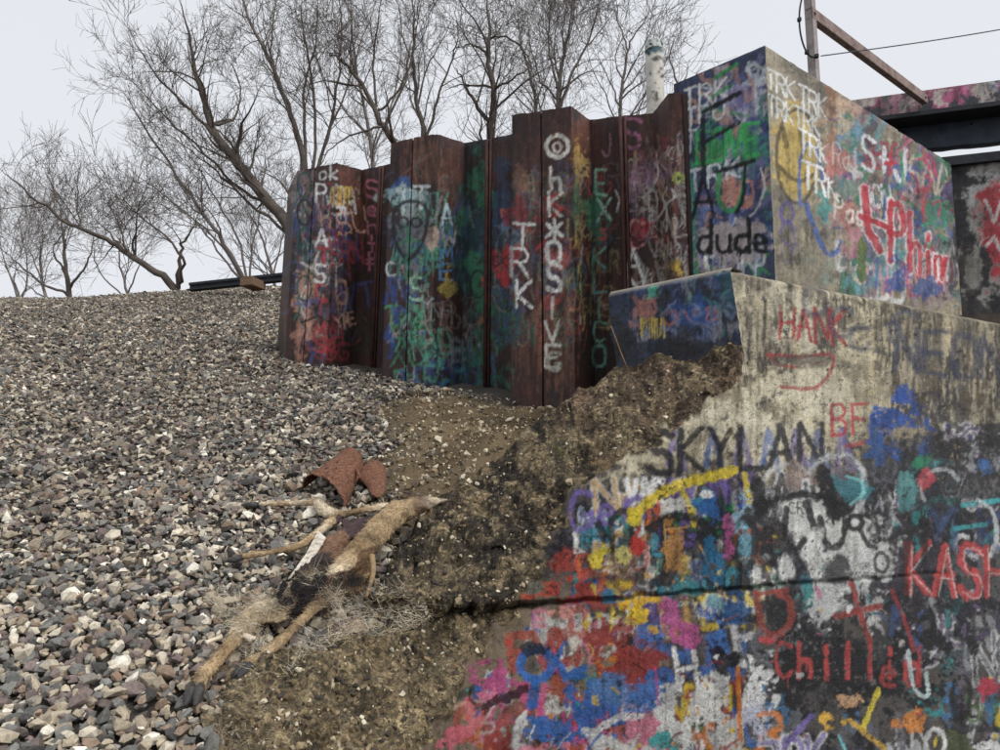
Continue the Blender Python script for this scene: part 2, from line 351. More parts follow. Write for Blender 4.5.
def tags(C, n, box, pal, h=(14, 44), lw=(2.5, 6.5), a=(.75, .97), keep=None, line=(BLK_, (226, 226, 224), None, None), chars='ABCDEGHJKLMNOPRSTUVXYZOSCU', wr=.6):
    """layer on layer of anonymous old lettering"""
    for _ in range(n):
        x, y = random.uniform(box[0], box[2]), random.uniform(box[1], box[3])
        if keep is not None and not keep(x, y): continue
        H = random.uniform(*h); W = H*wr*random.uniform(.7, 1.2); an = random.gauss(0, .18); co, si = math.cos(an), math.sin(an); L = random.uniform(*lw)*(H/h[1])**.4; col = random.choice(pal); al = random.uniform(*a); ol = random.choice(line); sf = random.uniform(.15, .5)
        for q in range(random.choice((1, 1, 2, 3))):
            for g in glyph(random.choice(chars)):
                g = g+RNG.uniform(-.07, .07, g.shape); gx, gy = (g[:, 0]+q*1.25)*W, g[:, 1]*H; P_ = np.stack([x+gx*co-gy*si, y+gx*si+gy*co], 1)
                if ol is not None: C.stroke(P_, L*1.55, ol, al*.9, sf)
                C.stroke(P_, L, col, al, sf, .25)
def blots(C, n, box, pal, r=(4, 14), a=(.5, .95), keep=None, streak=0., rough=.9):
    for _ in range(n):
        x, y = random.uniform(box[0], box[2]), random.uniform(box[1], box[3])
        if keep is not None and not keep(x, y): continue
        C.blob(x, y, random.uniform(*r), random.uniform(*r)*random.uniform(.8, 1.7), random.choice(pal), random.uniform(*a), rough, random.uniform(-.5, .5), .3, streak)
WHITE = (226, 226, 224); BLK = (24, 24, 27); RED = (188, 38, 52); BLUE = (44, 88, 160); TEAL = (44, 140, 140); YEL = (214, 186, 52)
PINK = (196, 84, 132); PURP = (110, 92, 156); GRN = (36, 120, 70); ORG = (206, 120, 44); PEACH = (206, 150, 122); LBL = (110, 160, 192)

# ------------------------------------------------------------------ plan of the place (metres)
CX, CY = 1.208, 3.70                                  # corner of the parapet
WD = np.array([.848, .530]); WN = np.array([.530, -.848])   # along the lower wall; out of its face
ZL = float(at(735, 266, CY)[2])                       # top of the lower wall
BATTER = .12
def wall_Y(px, py):                                   # depth of the battered lower face on a pixel's ray
    d = ray(px, py); t = (BATTER*(ZL-EYE)+CX*WN[0]+CY*WN[1])/(d[..., 0]*WN[0]+d[..., 1]*WN[1]+BATTER*d[..., 2])
    return t*d[..., 1]
# where the ground breaks off under the concrete
_pl = [np.array([CX, CY])+WD*14-WN*.6, np.array([CX, CY])+WD*1.-WN*.6, np.array([CX, CY])-WN*.6]
for p in ((640, 430, 3.75), (560, 470, 3.42), (470, 525, 3.12), (415, 575, 2.84)): _pl.append(at(*p)[:2])
for p in ((375, 612), (300, 655), (246, 695), (222, 750)): _pl.append(on_ground(*p)[:2])
_pl += [np.array([-.68, 1.2]), np.array([-.75, 0]), np.array([-.8, -3]), np.array([-.8, -600])]
_pl = [np.array([CX, CY])+WD*600-WN*.6]+_pl
EDGE = np.array(_pl)
def edge_sd(x, y):                                    # >0 on the low side in front of the wall
    best = np.full(np.shape(x), 1e9); sg = np.zeros(np.shape(x))
    for a, b in zip(EDGE[:-1], EDGE[1:]):
        e = b-a; L = e@e; t = np.clip(((x-a[0])*e[0]+(y-a[1])*e[1])/L, 0, 1)
        qx, qy = x-a[0]-t*e[0], y-a[1]-t*e[1]; d = np.hypot(qx, qy); c = e[0]*(y-a[1])-e[1]*(x-a[0])
        m = d < best-1e-9; best = np.where(m, d, best); sg = np.where(m, np.where(c > 0, 1., -1.), sg)
    return best*sg
def ground_z(x, y):
    x = np.asarray(x, float); y = np.asarray(y, float)
    crest = 4.5-.22*sstep(-4.5, -8.5, x)+.50*sstep(-7.6, -4.6, x)+.05*vnoise(P3(x*.5, y*.1), 4)
    a = SLOPE*np.maximum(y, -9)+.03*fbm(P3(x*1.1, y*1.1), 3, 5)*sstep(1., 3., y); k = 4.
    z = -np.logaddexp(-k*a, -k*crest)/k
    z = z+.02*fbm(P3(x*4, y*4), 2, 6)*sstep(.5, 2., y)
    return z-3.2*sstep(-.02, .75, edge_sd(x, y))

# dirt bench between the gravel and the broken concrete (polygon drawn over the photo, on the bank)
DIRT = np.array([(392, 396), (470, 398), (585, 404), (640, 360), (700, 420), (600, 520), (470, 560), (415, 545), (392, 512), (372, 476), (400, 446), (385, 425)], float)
def in_poly(x, y, P):
    c = np.zeros(np.shape(x), bool); j = len(P)-1
    for i in range(len(P)):
        c ^= ((P[i, 1] > y) != (P[j, 1] > y)) & (x < (P[j, 0]-P[i, 0])*(y-P[i, 1])/(P[j, 1]-P[i, 1]+1e-12)+P[i, 0]); j = i
    return c
def poly_dist(x, y, P):
    best = np.full(np.shape(x), 1e9)
    for a, b in zip(P, np.roll(P, -1, 0)):
        e = b-a; t = np.clip(((x-a[0])*e[0]+(y-a[1])*e[1])/(e@e), 0, 1)
        best = np.minimum(best, np.hypot(x-a[0]-t*e[0], y-a[1]-t*e[1]))
    return np.where(in_poly(x, y, P), -best, best)
DIRT_W = on_ground(DIRT[:, 0], DIRT[:, 1])[:, :2]
def dirtness(x, y): return sstep(.22, -.20, poly_dist(x, y, DIRT_W)+.12*fbm(P3(x*3, y*3), 3, 31))

far = np.array([16., 20, 28, 40, 70, 130, 300, 700])
xs = np.concatenate([-far[::-1], np.linspace(-12, -4.2, 40)[:-1], np.linspace(-4.2, 3., 160), np.linspace(3., 12, 30)[1:], far])
ys = np.concatenate([[-700, -200, -60, -20, -8, -4], np.linspace(-2, 1, 16)[:-1], np.linspace(1, 7, 140)[:-1], np.linspace(7, 15, 54), far[1:]])
GX, GY = np.meshgrid(xs, ys); GZ = ground_z(GX, GY); gx, gy = GX.ravel(), GY.ravel()
dn = dirtness(gx, gy)
soil = lin((108, 94, 73))*(1+.7*fbm(P3(gx*6, gy*6), 4, 12))[:, None]; under = lin((88, 84, 78))*(1+.3*fbm(P3(gx*9, gy*9), 3, 13))[:, None]
bench = dn*(.09*fbm(P3(gx*3.5, gy*3.5), 4, 14)+.025*fbm(P3(gx*14, gy*14), 2, 15))
V = np.stack([gx, gy, GZ.ravel()+bench-.022*(1-dn)], -1)
ground = new_obj('ground', mesh_np('ground', V, grid_faces(len(ys), len(xs)), True, under*(1-dn)[:, None]+soil*dn[:, None]), M['ground'])
tag(ground, 'sloping bank of grey railway ballast running down to a bare dirt patch', kind='structure')

# ------------------------------------------------------------------ the concrete abutment
LD = np.array([-.697, .717]); LN = np.array([-.717, -.697])    # direction of the left faces, and out of them
abut = empty('concrete_abutment', (CX, CY, 0.)); AL = np.array(abut.location)
tag(abut, 'graffiti covered concrete abutment with a broken left end and an upper block', 'abutment')
# control points of the broken end: pixel and depth in metres
CTRL = [(742, 345, 3.70), (715, 348, 3.82), (690, 350, 3.93), (655, 353, 4.08), (628, 357, 4.2), (600, 378, 4.05), (565, 402, 3.95), (520, 432, 3.68), (470, 475, 3.36), (440, 500, 3.17), (405, 540, 2.93), (382, 572, 2.73), (372, 600, 2.57),
        (700, 380, 3.62), (660, 395, 3.62), (620, 420, 3.5), (570, 450, 3.32), (520, 490, 3.15), (470, 530, 2.98), (430, 560, 2.82), (400, 590, 2.64),
        (400, 606, 2.58), (440, 606, 2.66), (500, 602, 2.80), (540, 560, 2.93), (490, 570, 2.84),
        (372, 622, 2.52), (340, 632, 2.40), (300, 652, 2.27), (246, 692, 2.06), (222, 748, 1.86), (205, 800, 1.7), (205, 700, 2.16), (205, 640, 2.6), (300, 600, 2.75), (205, 600, 3.),
        (430, 628, 2.6), (370, 670, 2.28), (300, 710, 2.05), (430, 690, 2.42), (350, 750, 2.03), (280, 760, 1.93), (440, 760, 2.27), (300, 810, 1.88), (430, 810, 2.2), (480, 650, 2.66)]
for x, y in ((760, 380), (760, 430), (700, 430), (640, 480), (590, 520), (570, 580), (560, 640), (530, 700), (520, 760), (520, 810), (620, 560), (640, 700), (640, 810), (700, 500), (760, 500), (760, 600), (760, 700), (760, 810), (690, 620), (560, 810), (800, 345), (800, 300), (800, 450), (800, 650), (800, 800)):
    CTRL.append((x, y, float(wall_Y(x, y))))
CT = np.array(CTRL); cp = CT[:, :2]/100.; res = CT[:, 2]-wall_Y(CT[:, 0], CT[:, 1])
def tps(r2): return np.where(r2 > 1e-12, .5*r2*np.log(r2+1e-12), 0)
_n = len(cp); K = tps(((cp[:, None]-cp[None])**2).sum(-1))+np.eye(_n)*.003; Pm = np.concatenate([np.ones((_n, 1)), cp], 1)
sol = np.linalg.solve(np.block([[K, Pm], [Pm.T, np.zeros((3, 3))]]), np.concatenate([res, np.zeros(3)]))
def rock_res(px, py):
    q = np.stack([px.ravel(), py.ravel()], -1)/100.; out = np.empty(len(q))
    for s0 in range(0, len(q), 20000):
        b = q[s0:s0+20000]; out[s0:s0+20000] = tps(((b[:, None]-cp[None])**2).sum(-1))@sol[:_n]+sol[_n]+b@sol[_n+1:]
    return out.reshape(px.shape)
RIDGE = np.array([(200, 640), (222, 668), (246, 664), (300, 628), (340, 604), (366, 590), (374, 578), (382, 572), (405, 540), (440, 500), (470, 475), (520, 432), (565, 402), (600, 378), (628, 357), (655, 353), (690, 350), (715, 348), (742, 345)], float)
CRACK = np.array([(200, 612), (372, 606), (430, 611), (520, 604), (600, 600), (660, 594), (720, 590), (830, 581), (930, 575), (1100, 568)], float)
XB = np.array([(300, 790), (345, 768), (385, 738), (405, 692), (445, 642), (480, 585), (520, 562), (560, 545), (600, 520), (650, 482), (690, 455), (750, 432), (830, 415)], float)
def rockness(px, py):
    n = fbm(P3(px/26., py/26.), 4, 41)
    return sstep(-14, 14, np.interp(py, XB[:, 0], XB[:, 1])-px+34*n)

# ---- paint of the lower wall
LW = Canvas(190, 240, 1100, 830, (168, 158, 134))
onw = lambda x, y: x > np.interp(y, XB[:, 0], XB[:, 1])+6
cream = [(196, 184, 152), (206, 196, 168), (180, 168, 138), (150, 140, 116)]; grime = [(84, 78, 70), (64, 60, 56), (104, 96, 84), (52, 50, 50)]
blots(LW, 90, (742, 262, 1090, 470), cream, (8, 34), (.5, .9), streak=.5)
blots(LW, 60, (742, 262, 1090, 480), grime, (5, 26), (.35, .8), streak=.9)
blots(LW, 40, (640, 380, 860, 480), cream, (10, 30), (.6, .95), keep=onw)
for k in range(70):                                   # run-off streaks under the ledge
    x = random.uniform(750, 1090); y = 268+(x-735)*.147; L = random.gauss(60, 32)
    LW.stroke([(x, y+random.uniform(0, 40)), (x+random.uniform(-3, 3), y+abs(L)+12)], random.uniform(2, 8), random.choice(grime+[(206, 190, 150), (214, 200, 160)]), random.uniform(.3, .7), .8)
for k in range(26):
    x = random.uniform(880, 1090); LW.blob(x, random.uniform(330, 470), random.uniform(8, 24), random.uniform(14, 40), random.choice([(74, 72, 74), (92, 92, 98), (58, 56, 58)]), .6, .9, 0, .4, .7)
for x, y, rx, ry in ((800, 320, 26, 34), (825, 390, 34, 30), (775, 430, 34, 24), (720, 420, 26, 18), (860, 300, 18, 16), (850, 350, 18, 22)): LW.blob(x, y, rx, ry, random.choice([(212, 202, 172), (204, 192, 160), (216, 208, 182)]), .8, .8, 0, .4)
blots(LW, 44, (872, 290, 1095, 470), [(92, 80, 62), (74, 66, 56), (112, 98, 74), (60, 56, 54)], (5, 16), (.5, .85), streak=.95)
blots(LW, 26, (745, 270, 1000, 330), [(96, 88, 74), (72, 66, 60)], (4, 12), (.4, .75), streak=.9)
# painted middle and lower zone: general layers of old paint
_Y, _X = np.mgrid[0:LW.h, 0:LW.w]; _k = (sstep(-20, 20, _Y/S+240-476+30*LW.n1+np.where(_X/S+190 > 860, 24, 0))*.92).astype(np.float32)[..., None]; _b = sstep(790, 660, _X/S+190+60*LW.n1)[..., None]*sstep(560, 620, _Y/S+240)[..., None]; LW.c[..., :3] = LW.c[..., :3]*(1-_k)+(lin((66, 62, 64))*(1-_b)+lin((126, 110, 92))*_b).astype(np.float32)*_k
dark = [(40, 40, 46), (30, 30, 34), (58, 56, 60), (74, 70, 70)]; mixd = dark+[(54, 74, 104), (40, 60, 92), TEAL, (98, 92, 104), (120, 108, 118)]
blots(LW, 90, (560, 470, 1095, 828), mixd, (9, 34), (.6, .95), keep=onw)
GRY = [(150, 152, 156), (190, 190, 190), (96, 98, 104), (58, 58, 64), (36, 36, 40)]
tags(LW, 60, (570, 478, 760, 600), [YEL, ORG, (190, 150, 84), TEAL, BLUE, (70, 150, 170), PURP, WHITE, (196, 90, 70), (60, 60, 66), GRN], (16, 40), (4, 9), keep=onw)
tags(LW, 120, (440, 600, 720, 828), [(152, 64, 58), (172, 84, 70), PINK, (210, 130, 150), (58, 108, 180), (70, 120, 190), WHITE, (200, 196, 190), (130, 84, 76), ORG, YEL, (60, 54, 56)], (14, 42), (4, 11), keep=onw, line=(None, None, None, (60, 48, 50), (214, 206, 200)))
tags(LW, 50, (730, 470, 900, 640), GRY+[BLK, BLK, (110, 100, 130), TEAL], (20, 50), (4, 9), keep=onw)
tags(LW, 90, (860, 425, 1095, 640), GRY+[BLK, (52, 120, 120), (70, 150, 150), (96, 80, 110), (60, 80, 120), (40, 40, 46)], (16, 46), (3, 8))
tags(LW, 110, (690, 670, 1095, 828), GRY+[WHITE, (170, 176, 190), PURP, ORG, YEL, (80, 110, 60), BLK, (60, 110, 150), (150, 60, 60), TEAL], (14, 44), (3, 8))
# darker washes that the later pieces sit on
for x, y, rx, ry, c_, a_ in ((930, 470, 70, 34, (42, 42, 46), .8), (985, 450, 40, 24, (46, 44, 46), .8), (960, 575, 62, 34, (34, 34, 38), .85), (905, 560, 24, 50, (58, 52, 62), .8), (735, 545, 34, 50, (40, 40, 46), .8), (690, 575, 40, 24, (48, 48, 52), .7), (840, 660, 96, 40, (30, 30, 34), .9), (620, 560, 30, 24, (72, 62, 58), .7), (640, 660, 26, 30, (130, 62, 56), .5)): LW.blob(x, y, rx, ry, c_, a_, .8, 0, .35)
# upper zone writing
text(LW, 'HANK', 780, 306, 32, 14, (172, 52, 60), 3.6, .9, .07, .22, jit=.07)
LW.stroke(chaikin([(768, 354), (800, 357), (832, 352), (834, 364), (826, 380), (812, 390), (780, 386)]), 3.6, (170, 62, 66), .8)
LW.stroke([(768, 356), (776, 364), (800, 368), (818, 362)], 3, (170, 62, 66), .7)
LW.blob(800, 360, 26, 6, (70, 62, 58), .7); LW.blob(800, 377, 20, 7, (210, 200, 174), .7)
for x, y, r in ((815, 300, 12), (842, 322, 12), (860, 338, 10), (905, 330, 16)): LW.stroke([(x+r*math.cos(t), y+r*1.2*math.sin(t)) for t in np.linspace(.4, 5.6, 14)], 4.5, (74, 82, 108), .6, .7)
text(LW, 'NEON', 896, 326, 42, 23, (62, 68, 90), 6, .78, .13, .25, soft=.6)
LW.stroke([(840, 330), (880, 326), (902, 318)], 4, (70, 68, 80), .6, .6); LW.stroke([(846, 345), (876, 350), (895, 356)], 4, (64, 64, 74), .55, .6)
# SKYLAN and the row around it

for x in (668, 706, 735, 762, 790, 812, 836): LW.stroke([(x, 465), (x+6, 430), (x+16, 468)], 6, random.choice([(70, 100, 160), (92, 120, 176), (120, 110, 168)]), .75, .5)
text(LW, 'SKYLAN', 650, 432, 42, 22, (48, 48, 52), 6.5, .95, -.05, .36, soft=.4)
text(LW, 'BF', 832, 404, 30, 15, (188, 56, 72), 3.6, .85, .02, .35); LW.stroke([(846, 446), (878, 438), (886, 420)], 4, (176, 64, 76), .75)
LW.blob(905, 418, 30, 10, (40, 82, 160), .95, .5, .1); LW.blob(903, 396, 12, 16, (40, 82, 160), .95, .4); LW.blob(884, 426, 14, 14, (38, 78, 152), .9, .4); LW.blob(905, 432, 18, 5, (160, 146, 118), .85, .5)
LW.blob(890, 450, 8, 12, (42, 80, 150), .9); LW.blob(922, 448, 7, 10, (48, 84, 150), .85)
LW.stroke([(930+11*math.cos(t), 404+12*math.sin(t)) for t in np.linspace(0, 6.3, 16)], 4.5, (64, 60, 60), .8)
LW.stroke([(938, 414), (962, 430)], 5, (58, 54, 54), .75); LW.blob(960, 446, 40, 10, (44, 42, 42), .8, .8)
# purple Geo, yellow arch
text(LW, 'Gen', 570, 494, 38, 22, (116, 100, 168), 5.5, .85, -.22, .25)
LW.stroke(chaikin([(598, 524), (604, 536)]), 8, BLK, .85); LW.stroke(chaikin([(612, 548), (610, 520), (622, 508), (632, 516), (632, 545)]), 7, (36, 34, 34), .85)
LW.stroke(chaikin([(632, 520), (640, 508), (662, 492), (690, 480), (716, 476), (732, 470)]), 11, (220, 196, 50), .97, .25); LW.stroke([(636, 520), (632, 512)], 10, (220, 196, 50), .95)
LW.stroke([(682, 490), (692, 512), (694, 524)], 7, (220, 196, 50), .95); LW.stroke([(744, 474), (749, 502)], 6, (214, 190, 50), .9)
LW.blob(675, 503, 13, 8, (206, 206, 200), .9); LW.blob(702, 498, 12, 8, (56, 130, 160), .9); LW.blob(712, 508, 14, 9, (48, 100, 164), .9); LW.blob(700, 494, 9, 3, WHITE, .9)
LW.blob(742, 515, 9, 18, (150, 190, 210), .85); LW.blob(748, 545, 8, 20, (112, 170, 190), .85)
# dark letters J E D over the arch
LW.stroke(chaikin([(648, 530), (664, 518), (682, 514), (706, 522), (712, 540)]), 8, (44, 42, 44), .93)
LW.stroke([(662, 522), (666, 560), (662, 580), (652, 584)], 8, (40, 40, 44), .93); LW.stroke([(700, 526), (706, 560), (710, 584)], 9, (42, 42, 46), .9)
LW.stroke(chaikin([(720, 500), (728, 540), (740, 572), (752, 566), (756, 536), (748, 510)]), 8, (40, 40, 46), .9)
LW.stroke([(664, 524), (667, 570)], 2.2, (196, 150, 84), .9); LW.stroke([(664, 530), (688, 526)], 2.4, (196, 150, 84), .9); LW.stroke([(700, 545), (712, 570), (718, 590)], 2, (190, 146, 84), .85)
LW.blob(676, 552, 12, 22, (178, 130, 70), .85); LW.blob(714, 566, 12, 20, (40, 110, 150), .85); LW.blob(688, 584, 14, 9, (60, 140, 150), .8); LW.blob(728, 540, 5, 22, (180, 90, 140), .8)
# the big black-on-white piece
LW.blob(824, 530, 64, 44, (36, 36, 40), .95, .35); LW.blob(800, 520, 22, 26, (206, 206, 202), .95, .3); LW.blob(850, 552, 34, 34, (204, 204, 200), .95, .35); LW.blob(880, 560, 14, 18, (196, 196, 194), .9, .4)
LW.stroke(chaikin([(752, 500), (768, 470), (790, 462), (806, 470), (810, 482)]), 5, (206, 206, 204), .8, .6); LW.stroke(chaikin([(806, 478), (818, 460), (842, 452), (862, 466), (866, 490), (852, 520)]), 6, (200, 202, 204), .8, .6)
LW.blob(806, 478, 20, 10, (150, 130, 120), .8); LW.blob(840, 474, 16, 12, (112, 104, 120), .8); LW.blob(852, 486, 14, 12, (52, 120, 130), .85); LW.stroke(chaikin([(846, 476), (862, 480), (864, 494), (850, 504)]), 3, (120, 190, 190), .85)
LW.stroke([(756, 482), (762, 520), (782, 530)], 14, BLK, .96); LW.stroke([(822, 470), (830, 500), (842, 510)], 15, BLK, .96); LW.stroke([(770, 500), (800, 494), (830, 496)], 7, BLK, .95)
LW.stroke(chaikin([(786, 508), (784, 540), (796, 552), (804, 540)]), 6, BLK, .95); LW.stroke([(806, 502), (818, 538)], 7, BLK, .95); LW.stroke(chaikin([(820, 518), (826, 548), (842, 546), (846, 520)]), 6.5, BLK, .95)
LW.stroke([(855+7*math.cos(t), 522+7*math.sin(t)) for t in np.linspace(0, 6.3, 12)], 5, BLK, .95); LW.stroke([(860, 530), (868, 545), (876, 548)], 4.5, BLK, .93); LW.stroke([(881+7*math.cos(t), 562+10*math.sin(t)) for t in np.linspace(0, 6.3, 12)], 3.5, (56, 54, 56), .9)
text(LW, 'CRA', 788, 502, 11, 7, BLK, 1.1, .85, 0, .3)
LW.blob(816, 556, 8, 22, (214, 214, 210), .95, .3); LW.blob(786, 568, 7, 14, (216, 216, 212), .95, .3); LW.blob(757, 576, 5, 13, (214, 214, 210), .95, .3); LW.blob(836, 568, 12, 14, (48, 48, 52), .9, .4)
LW.blob(826, 608, 16, 16, (196, 198, 196), .85, .5); LW.blob(874, 628, 12, 26, (190, 190, 186), .85, .5)
# below the joint: brick-red D and +, blue, Chillin
LW.blob(738, 612, 13, 16, (44, 84, 132), .95, .4); LW.blob(776, 620, 24, 30, (34, 34, 38), .9, .5); LW.blob(850, 670, 90, 38, (26, 26, 30), .92, .5)
LW.stroke(chaikin([(756, 592), (760, 626), (774, 638), (792, 624), (790, 598), (776, 592)]), 7, (142, 64, 56), .93)
LW.stroke([(756, 594), (786, 590)], 5, (150, 66, 58), .9); LW.stroke([(850, 582), (860, 612), (870, 642)], 5.5, (150, 58, 52), .93); LW.stroke([(836, 616), (880, 606)], 6.5, (150, 58, 52), .93); LW.stroke([(892, 590), (906, 624), (914, 650)], 4, (150, 58, 54), .85)
LW.blob(762, 638, 16, 6, (196, 70, 72), .9, .6, .5)
text(LW, 'Chillin', 776, 642, 34, 15, (168, 64, 62), 4.6, .95, .02, .42, drip=.3)
text(LW, 'ed', 880, 648, 38, 18, (164, 60, 60), 4, .8, -.05, .3)
# KASH on the right
text(LW, 'KASH', 908, 542, 50, 20, (192, 70, 70), 6.5, .9, .05, .3, drip=.4); text(LW, 'KASH', 911, 545, 50, 20, (218, 190, 186), 1.6, .6, .05, .3)
LW.stroke(chaikin([(905, 600), (904, 560), (912, 526), (926, 530), (924, 560)]), 6, (34, 34, 36), .85)
LW.stroke([(962, 505), (998, 500)], 5, (62, 170, 176), .85); LW.stroke([(955, 528), (985, 524)], 4.5, (62, 168, 170), .8); LW.stroke(chaikin([(978, 500), (994, 510), (998, 540), (990, 555)]), 4, (206, 212, 212), .75)
LW.stroke(chaikin([(925, 500), (918, 485), (930, 470), (950, 468), (958, 480)]), 4, (190, 194, 196), .7); LW.blob(925, 478, 5, 9, (190, 70, 80), .8); LW.blob(922, 460, 10, 6, (40, 140, 100), .8); LW.blob(904, 492, 9, 16, (88, 150, 150), .8); LW.blob(982, 465, 8, 6, (60, 110, 170), .8); LW.blob(880, 452, 12, 14, (48, 90, 150), .8)
# left colour patches below and above the joint
for x, y, rx, ry, c in ((540, 590, 18, 8, (188, 84, 62)), (528, 582, 12, 8, (110, 112, 100)), (566, 570, 16, 14, (160, 66, 58)), (588, 600, 22, 12, (150, 62, 56)), (600, 552, 7, 10, (218, 196, 60)), (622, 556, 8, 8, (212, 200, 120)), (640, 546, 8, 10, (188, 60, 54)),
    (642, 602, 16, 9, (222, 172, 40)), (645, 612, 10, 14, (226, 190, 44)), (654, 628, 9, 5, (214, 170, 60)), (672, 620, 15, 18, (190, 96, 150)), (690, 634, 8, 14, (184, 90, 140)), (560, 614, 20, 6, (216, 150, 140)), (586, 622, 6, 8, (216, 186, 60)), (625, 645, 9, 9, (30, 30, 34)),
    (600, 640, 26, 16, (150, 66, 60)), (634, 668, 28, 22, (148, 62, 56)), (570, 695, 34, 9, (168, 88, 66)), (495, 682, 20, 14, (188, 84, 132)), (486, 696, 14, 6, (214, 120, 150)), (500, 700, 22, 5, (70, 40, 50)), (455, 732, 14, 9, (206, 104, 116)), (440, 744, 12, 8, (210, 110, 122)), (472, 716, 8, 14, (196, 108, 112)),
    (590, 712, 20, 26, (52, 100, 170)), (560, 738, 26, 14, (56, 104, 172)), (612, 688, 16, 12, (84, 124, 176)), (655, 690, 16, 12, (70, 116, 180)), (668, 710, 8, 24, (210, 210, 206)), (710, 700, 14, 26, (214, 214, 210)), (682, 730, 18, 16, (206, 206, 202)), (752, 690, 12, 26, (212, 212, 210)), (756, 722, 12, 16, (176, 180, 196)),
    (720, 735, 20, 14, (190, 190, 186)), (615, 745, 26, 10, (208, 208, 204)), (665, 742, 12, 6, (60, 160, 160)), (700, 735, 8, 6, (200, 130, 80)), (910, 722, 12, 9, (206, 130, 60)), (832, 722, 12, 9, (216, 170, 60)), (846, 700, 12, 5, (190, 150, 110)), (960, 745, 16, 10, (70, 78, 48)), (985, 690, 8, 14, (180, 60, 80)), (610, 596, 8, 6, (60, 120, 150)), (716, 655, 8, 14, (36, 32, 44)), (712, 600, 8, 8, (120, 160, 170)), (764, 580, 6, 5, WHITE)):
    LW.blob(x, y, rx, ry, c, .95, .6, random.uniform(-.4, .4), .2)
LW.stroke([(536+16*math.cos(t), 664+15*math.sin(t)) for t in np.linspace(0, 6.3, 18)], 9, (58, 112, 186), .97); LW.stroke([(536, 680), (532, 704)], 10, (52, 104, 178), .97); LW.stroke([(566, 645), (556, 660), (566, 676), (584, 668)], 8, (60, 112, 186), .95); LW.stroke([(574, 640), (570, 650)], 10, (210, 206, 196), .9)
LW.blob(533, 648, 12, 6, (40, 42, 50), .9); LW.blob(536, 666, 8, 7, (92, 96, 88), .9)
LW.stroke([(596, 730), (620, 716), (640, 716)], 7, (216, 216, 214), .9); LW.stroke([(525, 712), (515, 740)], 5, (210, 208, 204), .8); LW.stroke([(738, 668), (740, 738)], 4.5, (206, 120, 44), .95, drip=.4); LW.stroke([(785, 745), (812, 715)], 6, (112, 92, 160), .9); LW.stroke([(862, 728), (878, 690)], 6, (216, 196, 56), .95); LW.stroke([(838, 735), (846, 752)], 3, (112, 200, 206), .9); LW.stroke([(850, 720), (884, 748)], 5, (200, 160, 60), .9)
LW.stroke(chaikin([(908, 650), (912, 690), (930, 700), (926, 672)]), 4, (190, 206, 206), .85); LW.stroke(chaikin([(955, 720), (950, 690), (962, 672), (972, 690), (964, 724)]), 5, (30, 30, 34), .85); LW.stroke([(935+10*math.cos(t), 742+14*math.sin(t)) for t in np.linspace(0, 6.3, 16)], 4, (206, 206, 204), .9)
LW.stroke([(655, 668), (658, 705)], 1.8, (200, 80, 140), .9)
LW.stroke([(432, 715), (448, 702), (470, 690)], 8, (60, 66, 60), .85); LW.blob(468, 690, 5, 5, (84, 170, 160), .9); LW.stroke([(436, 716), (464, 702)], 4, (190, 150, 130), .8)
for x, y, c in ((484, 634, PURP), (508, 640, (188, 60, 54)), (525, 628, BLUE), (470, 650, (190, 120, 60)), (430, 590, PURP), (520, 560, (150, 60, 70)), (470, 628, PURP), (418, 560, PURP)): LW.blob(x, y, 4, 4, c, .8, 1.)
dabs = [BLK, (44, 44, 48), (34, 34, 38), WHITE, (190, 188, 184), (58, 104, 176), (160, 66, 60), (188, 84, 132), YEL, ORG, TEAL, (130, 84, 76), (90, 84, 86)]
clutter(LW, 60, (450, 580, 760, 828), dabs, (1.2, 3), (6, 22), (.7, .95), keep=onw, up=.9); blots(LW, 90, (450, 560, 1095, 828), dabs, (1, 2.6), (.7, .95), keep=onw, rough=1.2)
LW.age(.38, .03, ((150, 138, 114), (44, 43, 46), (104, 100, 98)), .6, .26, .95, ymask=(455, 0, 0), drip=.9)
# broken concrete colours
RK = [(122, 106, 78), (140, 124, 94), (100, 86, 62), (158, 142, 112), (84, 72, 54)]; RD = [(58, 53, 47), (46, 42, 38), (72, 64, 54)]
RC = Canvas(190, 330, 790, 830, (128, 112, 82))
blots(RC, 260, (190, 340, 780, 830), RK, (5, 22), (.5, .95), rough=1.)
blots(RC, 270, (370, 345, 770, 580), RD+[(40, 36, 33), (64, 54, 44)], (7, 24), (.6, .95), rough=1.1); blots(RC, 60, (430, 400, 720, 600), [(132, 114, 82), (150, 132, 98), (110, 92, 66)], (3, 12), (.5, .9), rough=1.2)
blots(RC, 50, (560, 345, 750, 430), [(92, 76, 60), (70, 58, 48), (120, 98, 76), (84, 64, 54)], (5, 16), (.5, .9), rough=1.1)
blots(RC, 40, (380, 520, 520, 610), RD, (4, 14), (.5, .9), rough=1.1); blots(RC, 40, (240, 640, 480, 830), [(164, 146, 108), (150, 132, 96), (96, 84, 62), (140, 120, 80)], (6, 18), (.5, .9), rough=1.1)
for x, y in ((700, 455), (652, 440), (586, 455), (560, 470)): RC.blob(x-90+60, y-25+20, 6, 5, (84, 92, 48), .6, 1.)

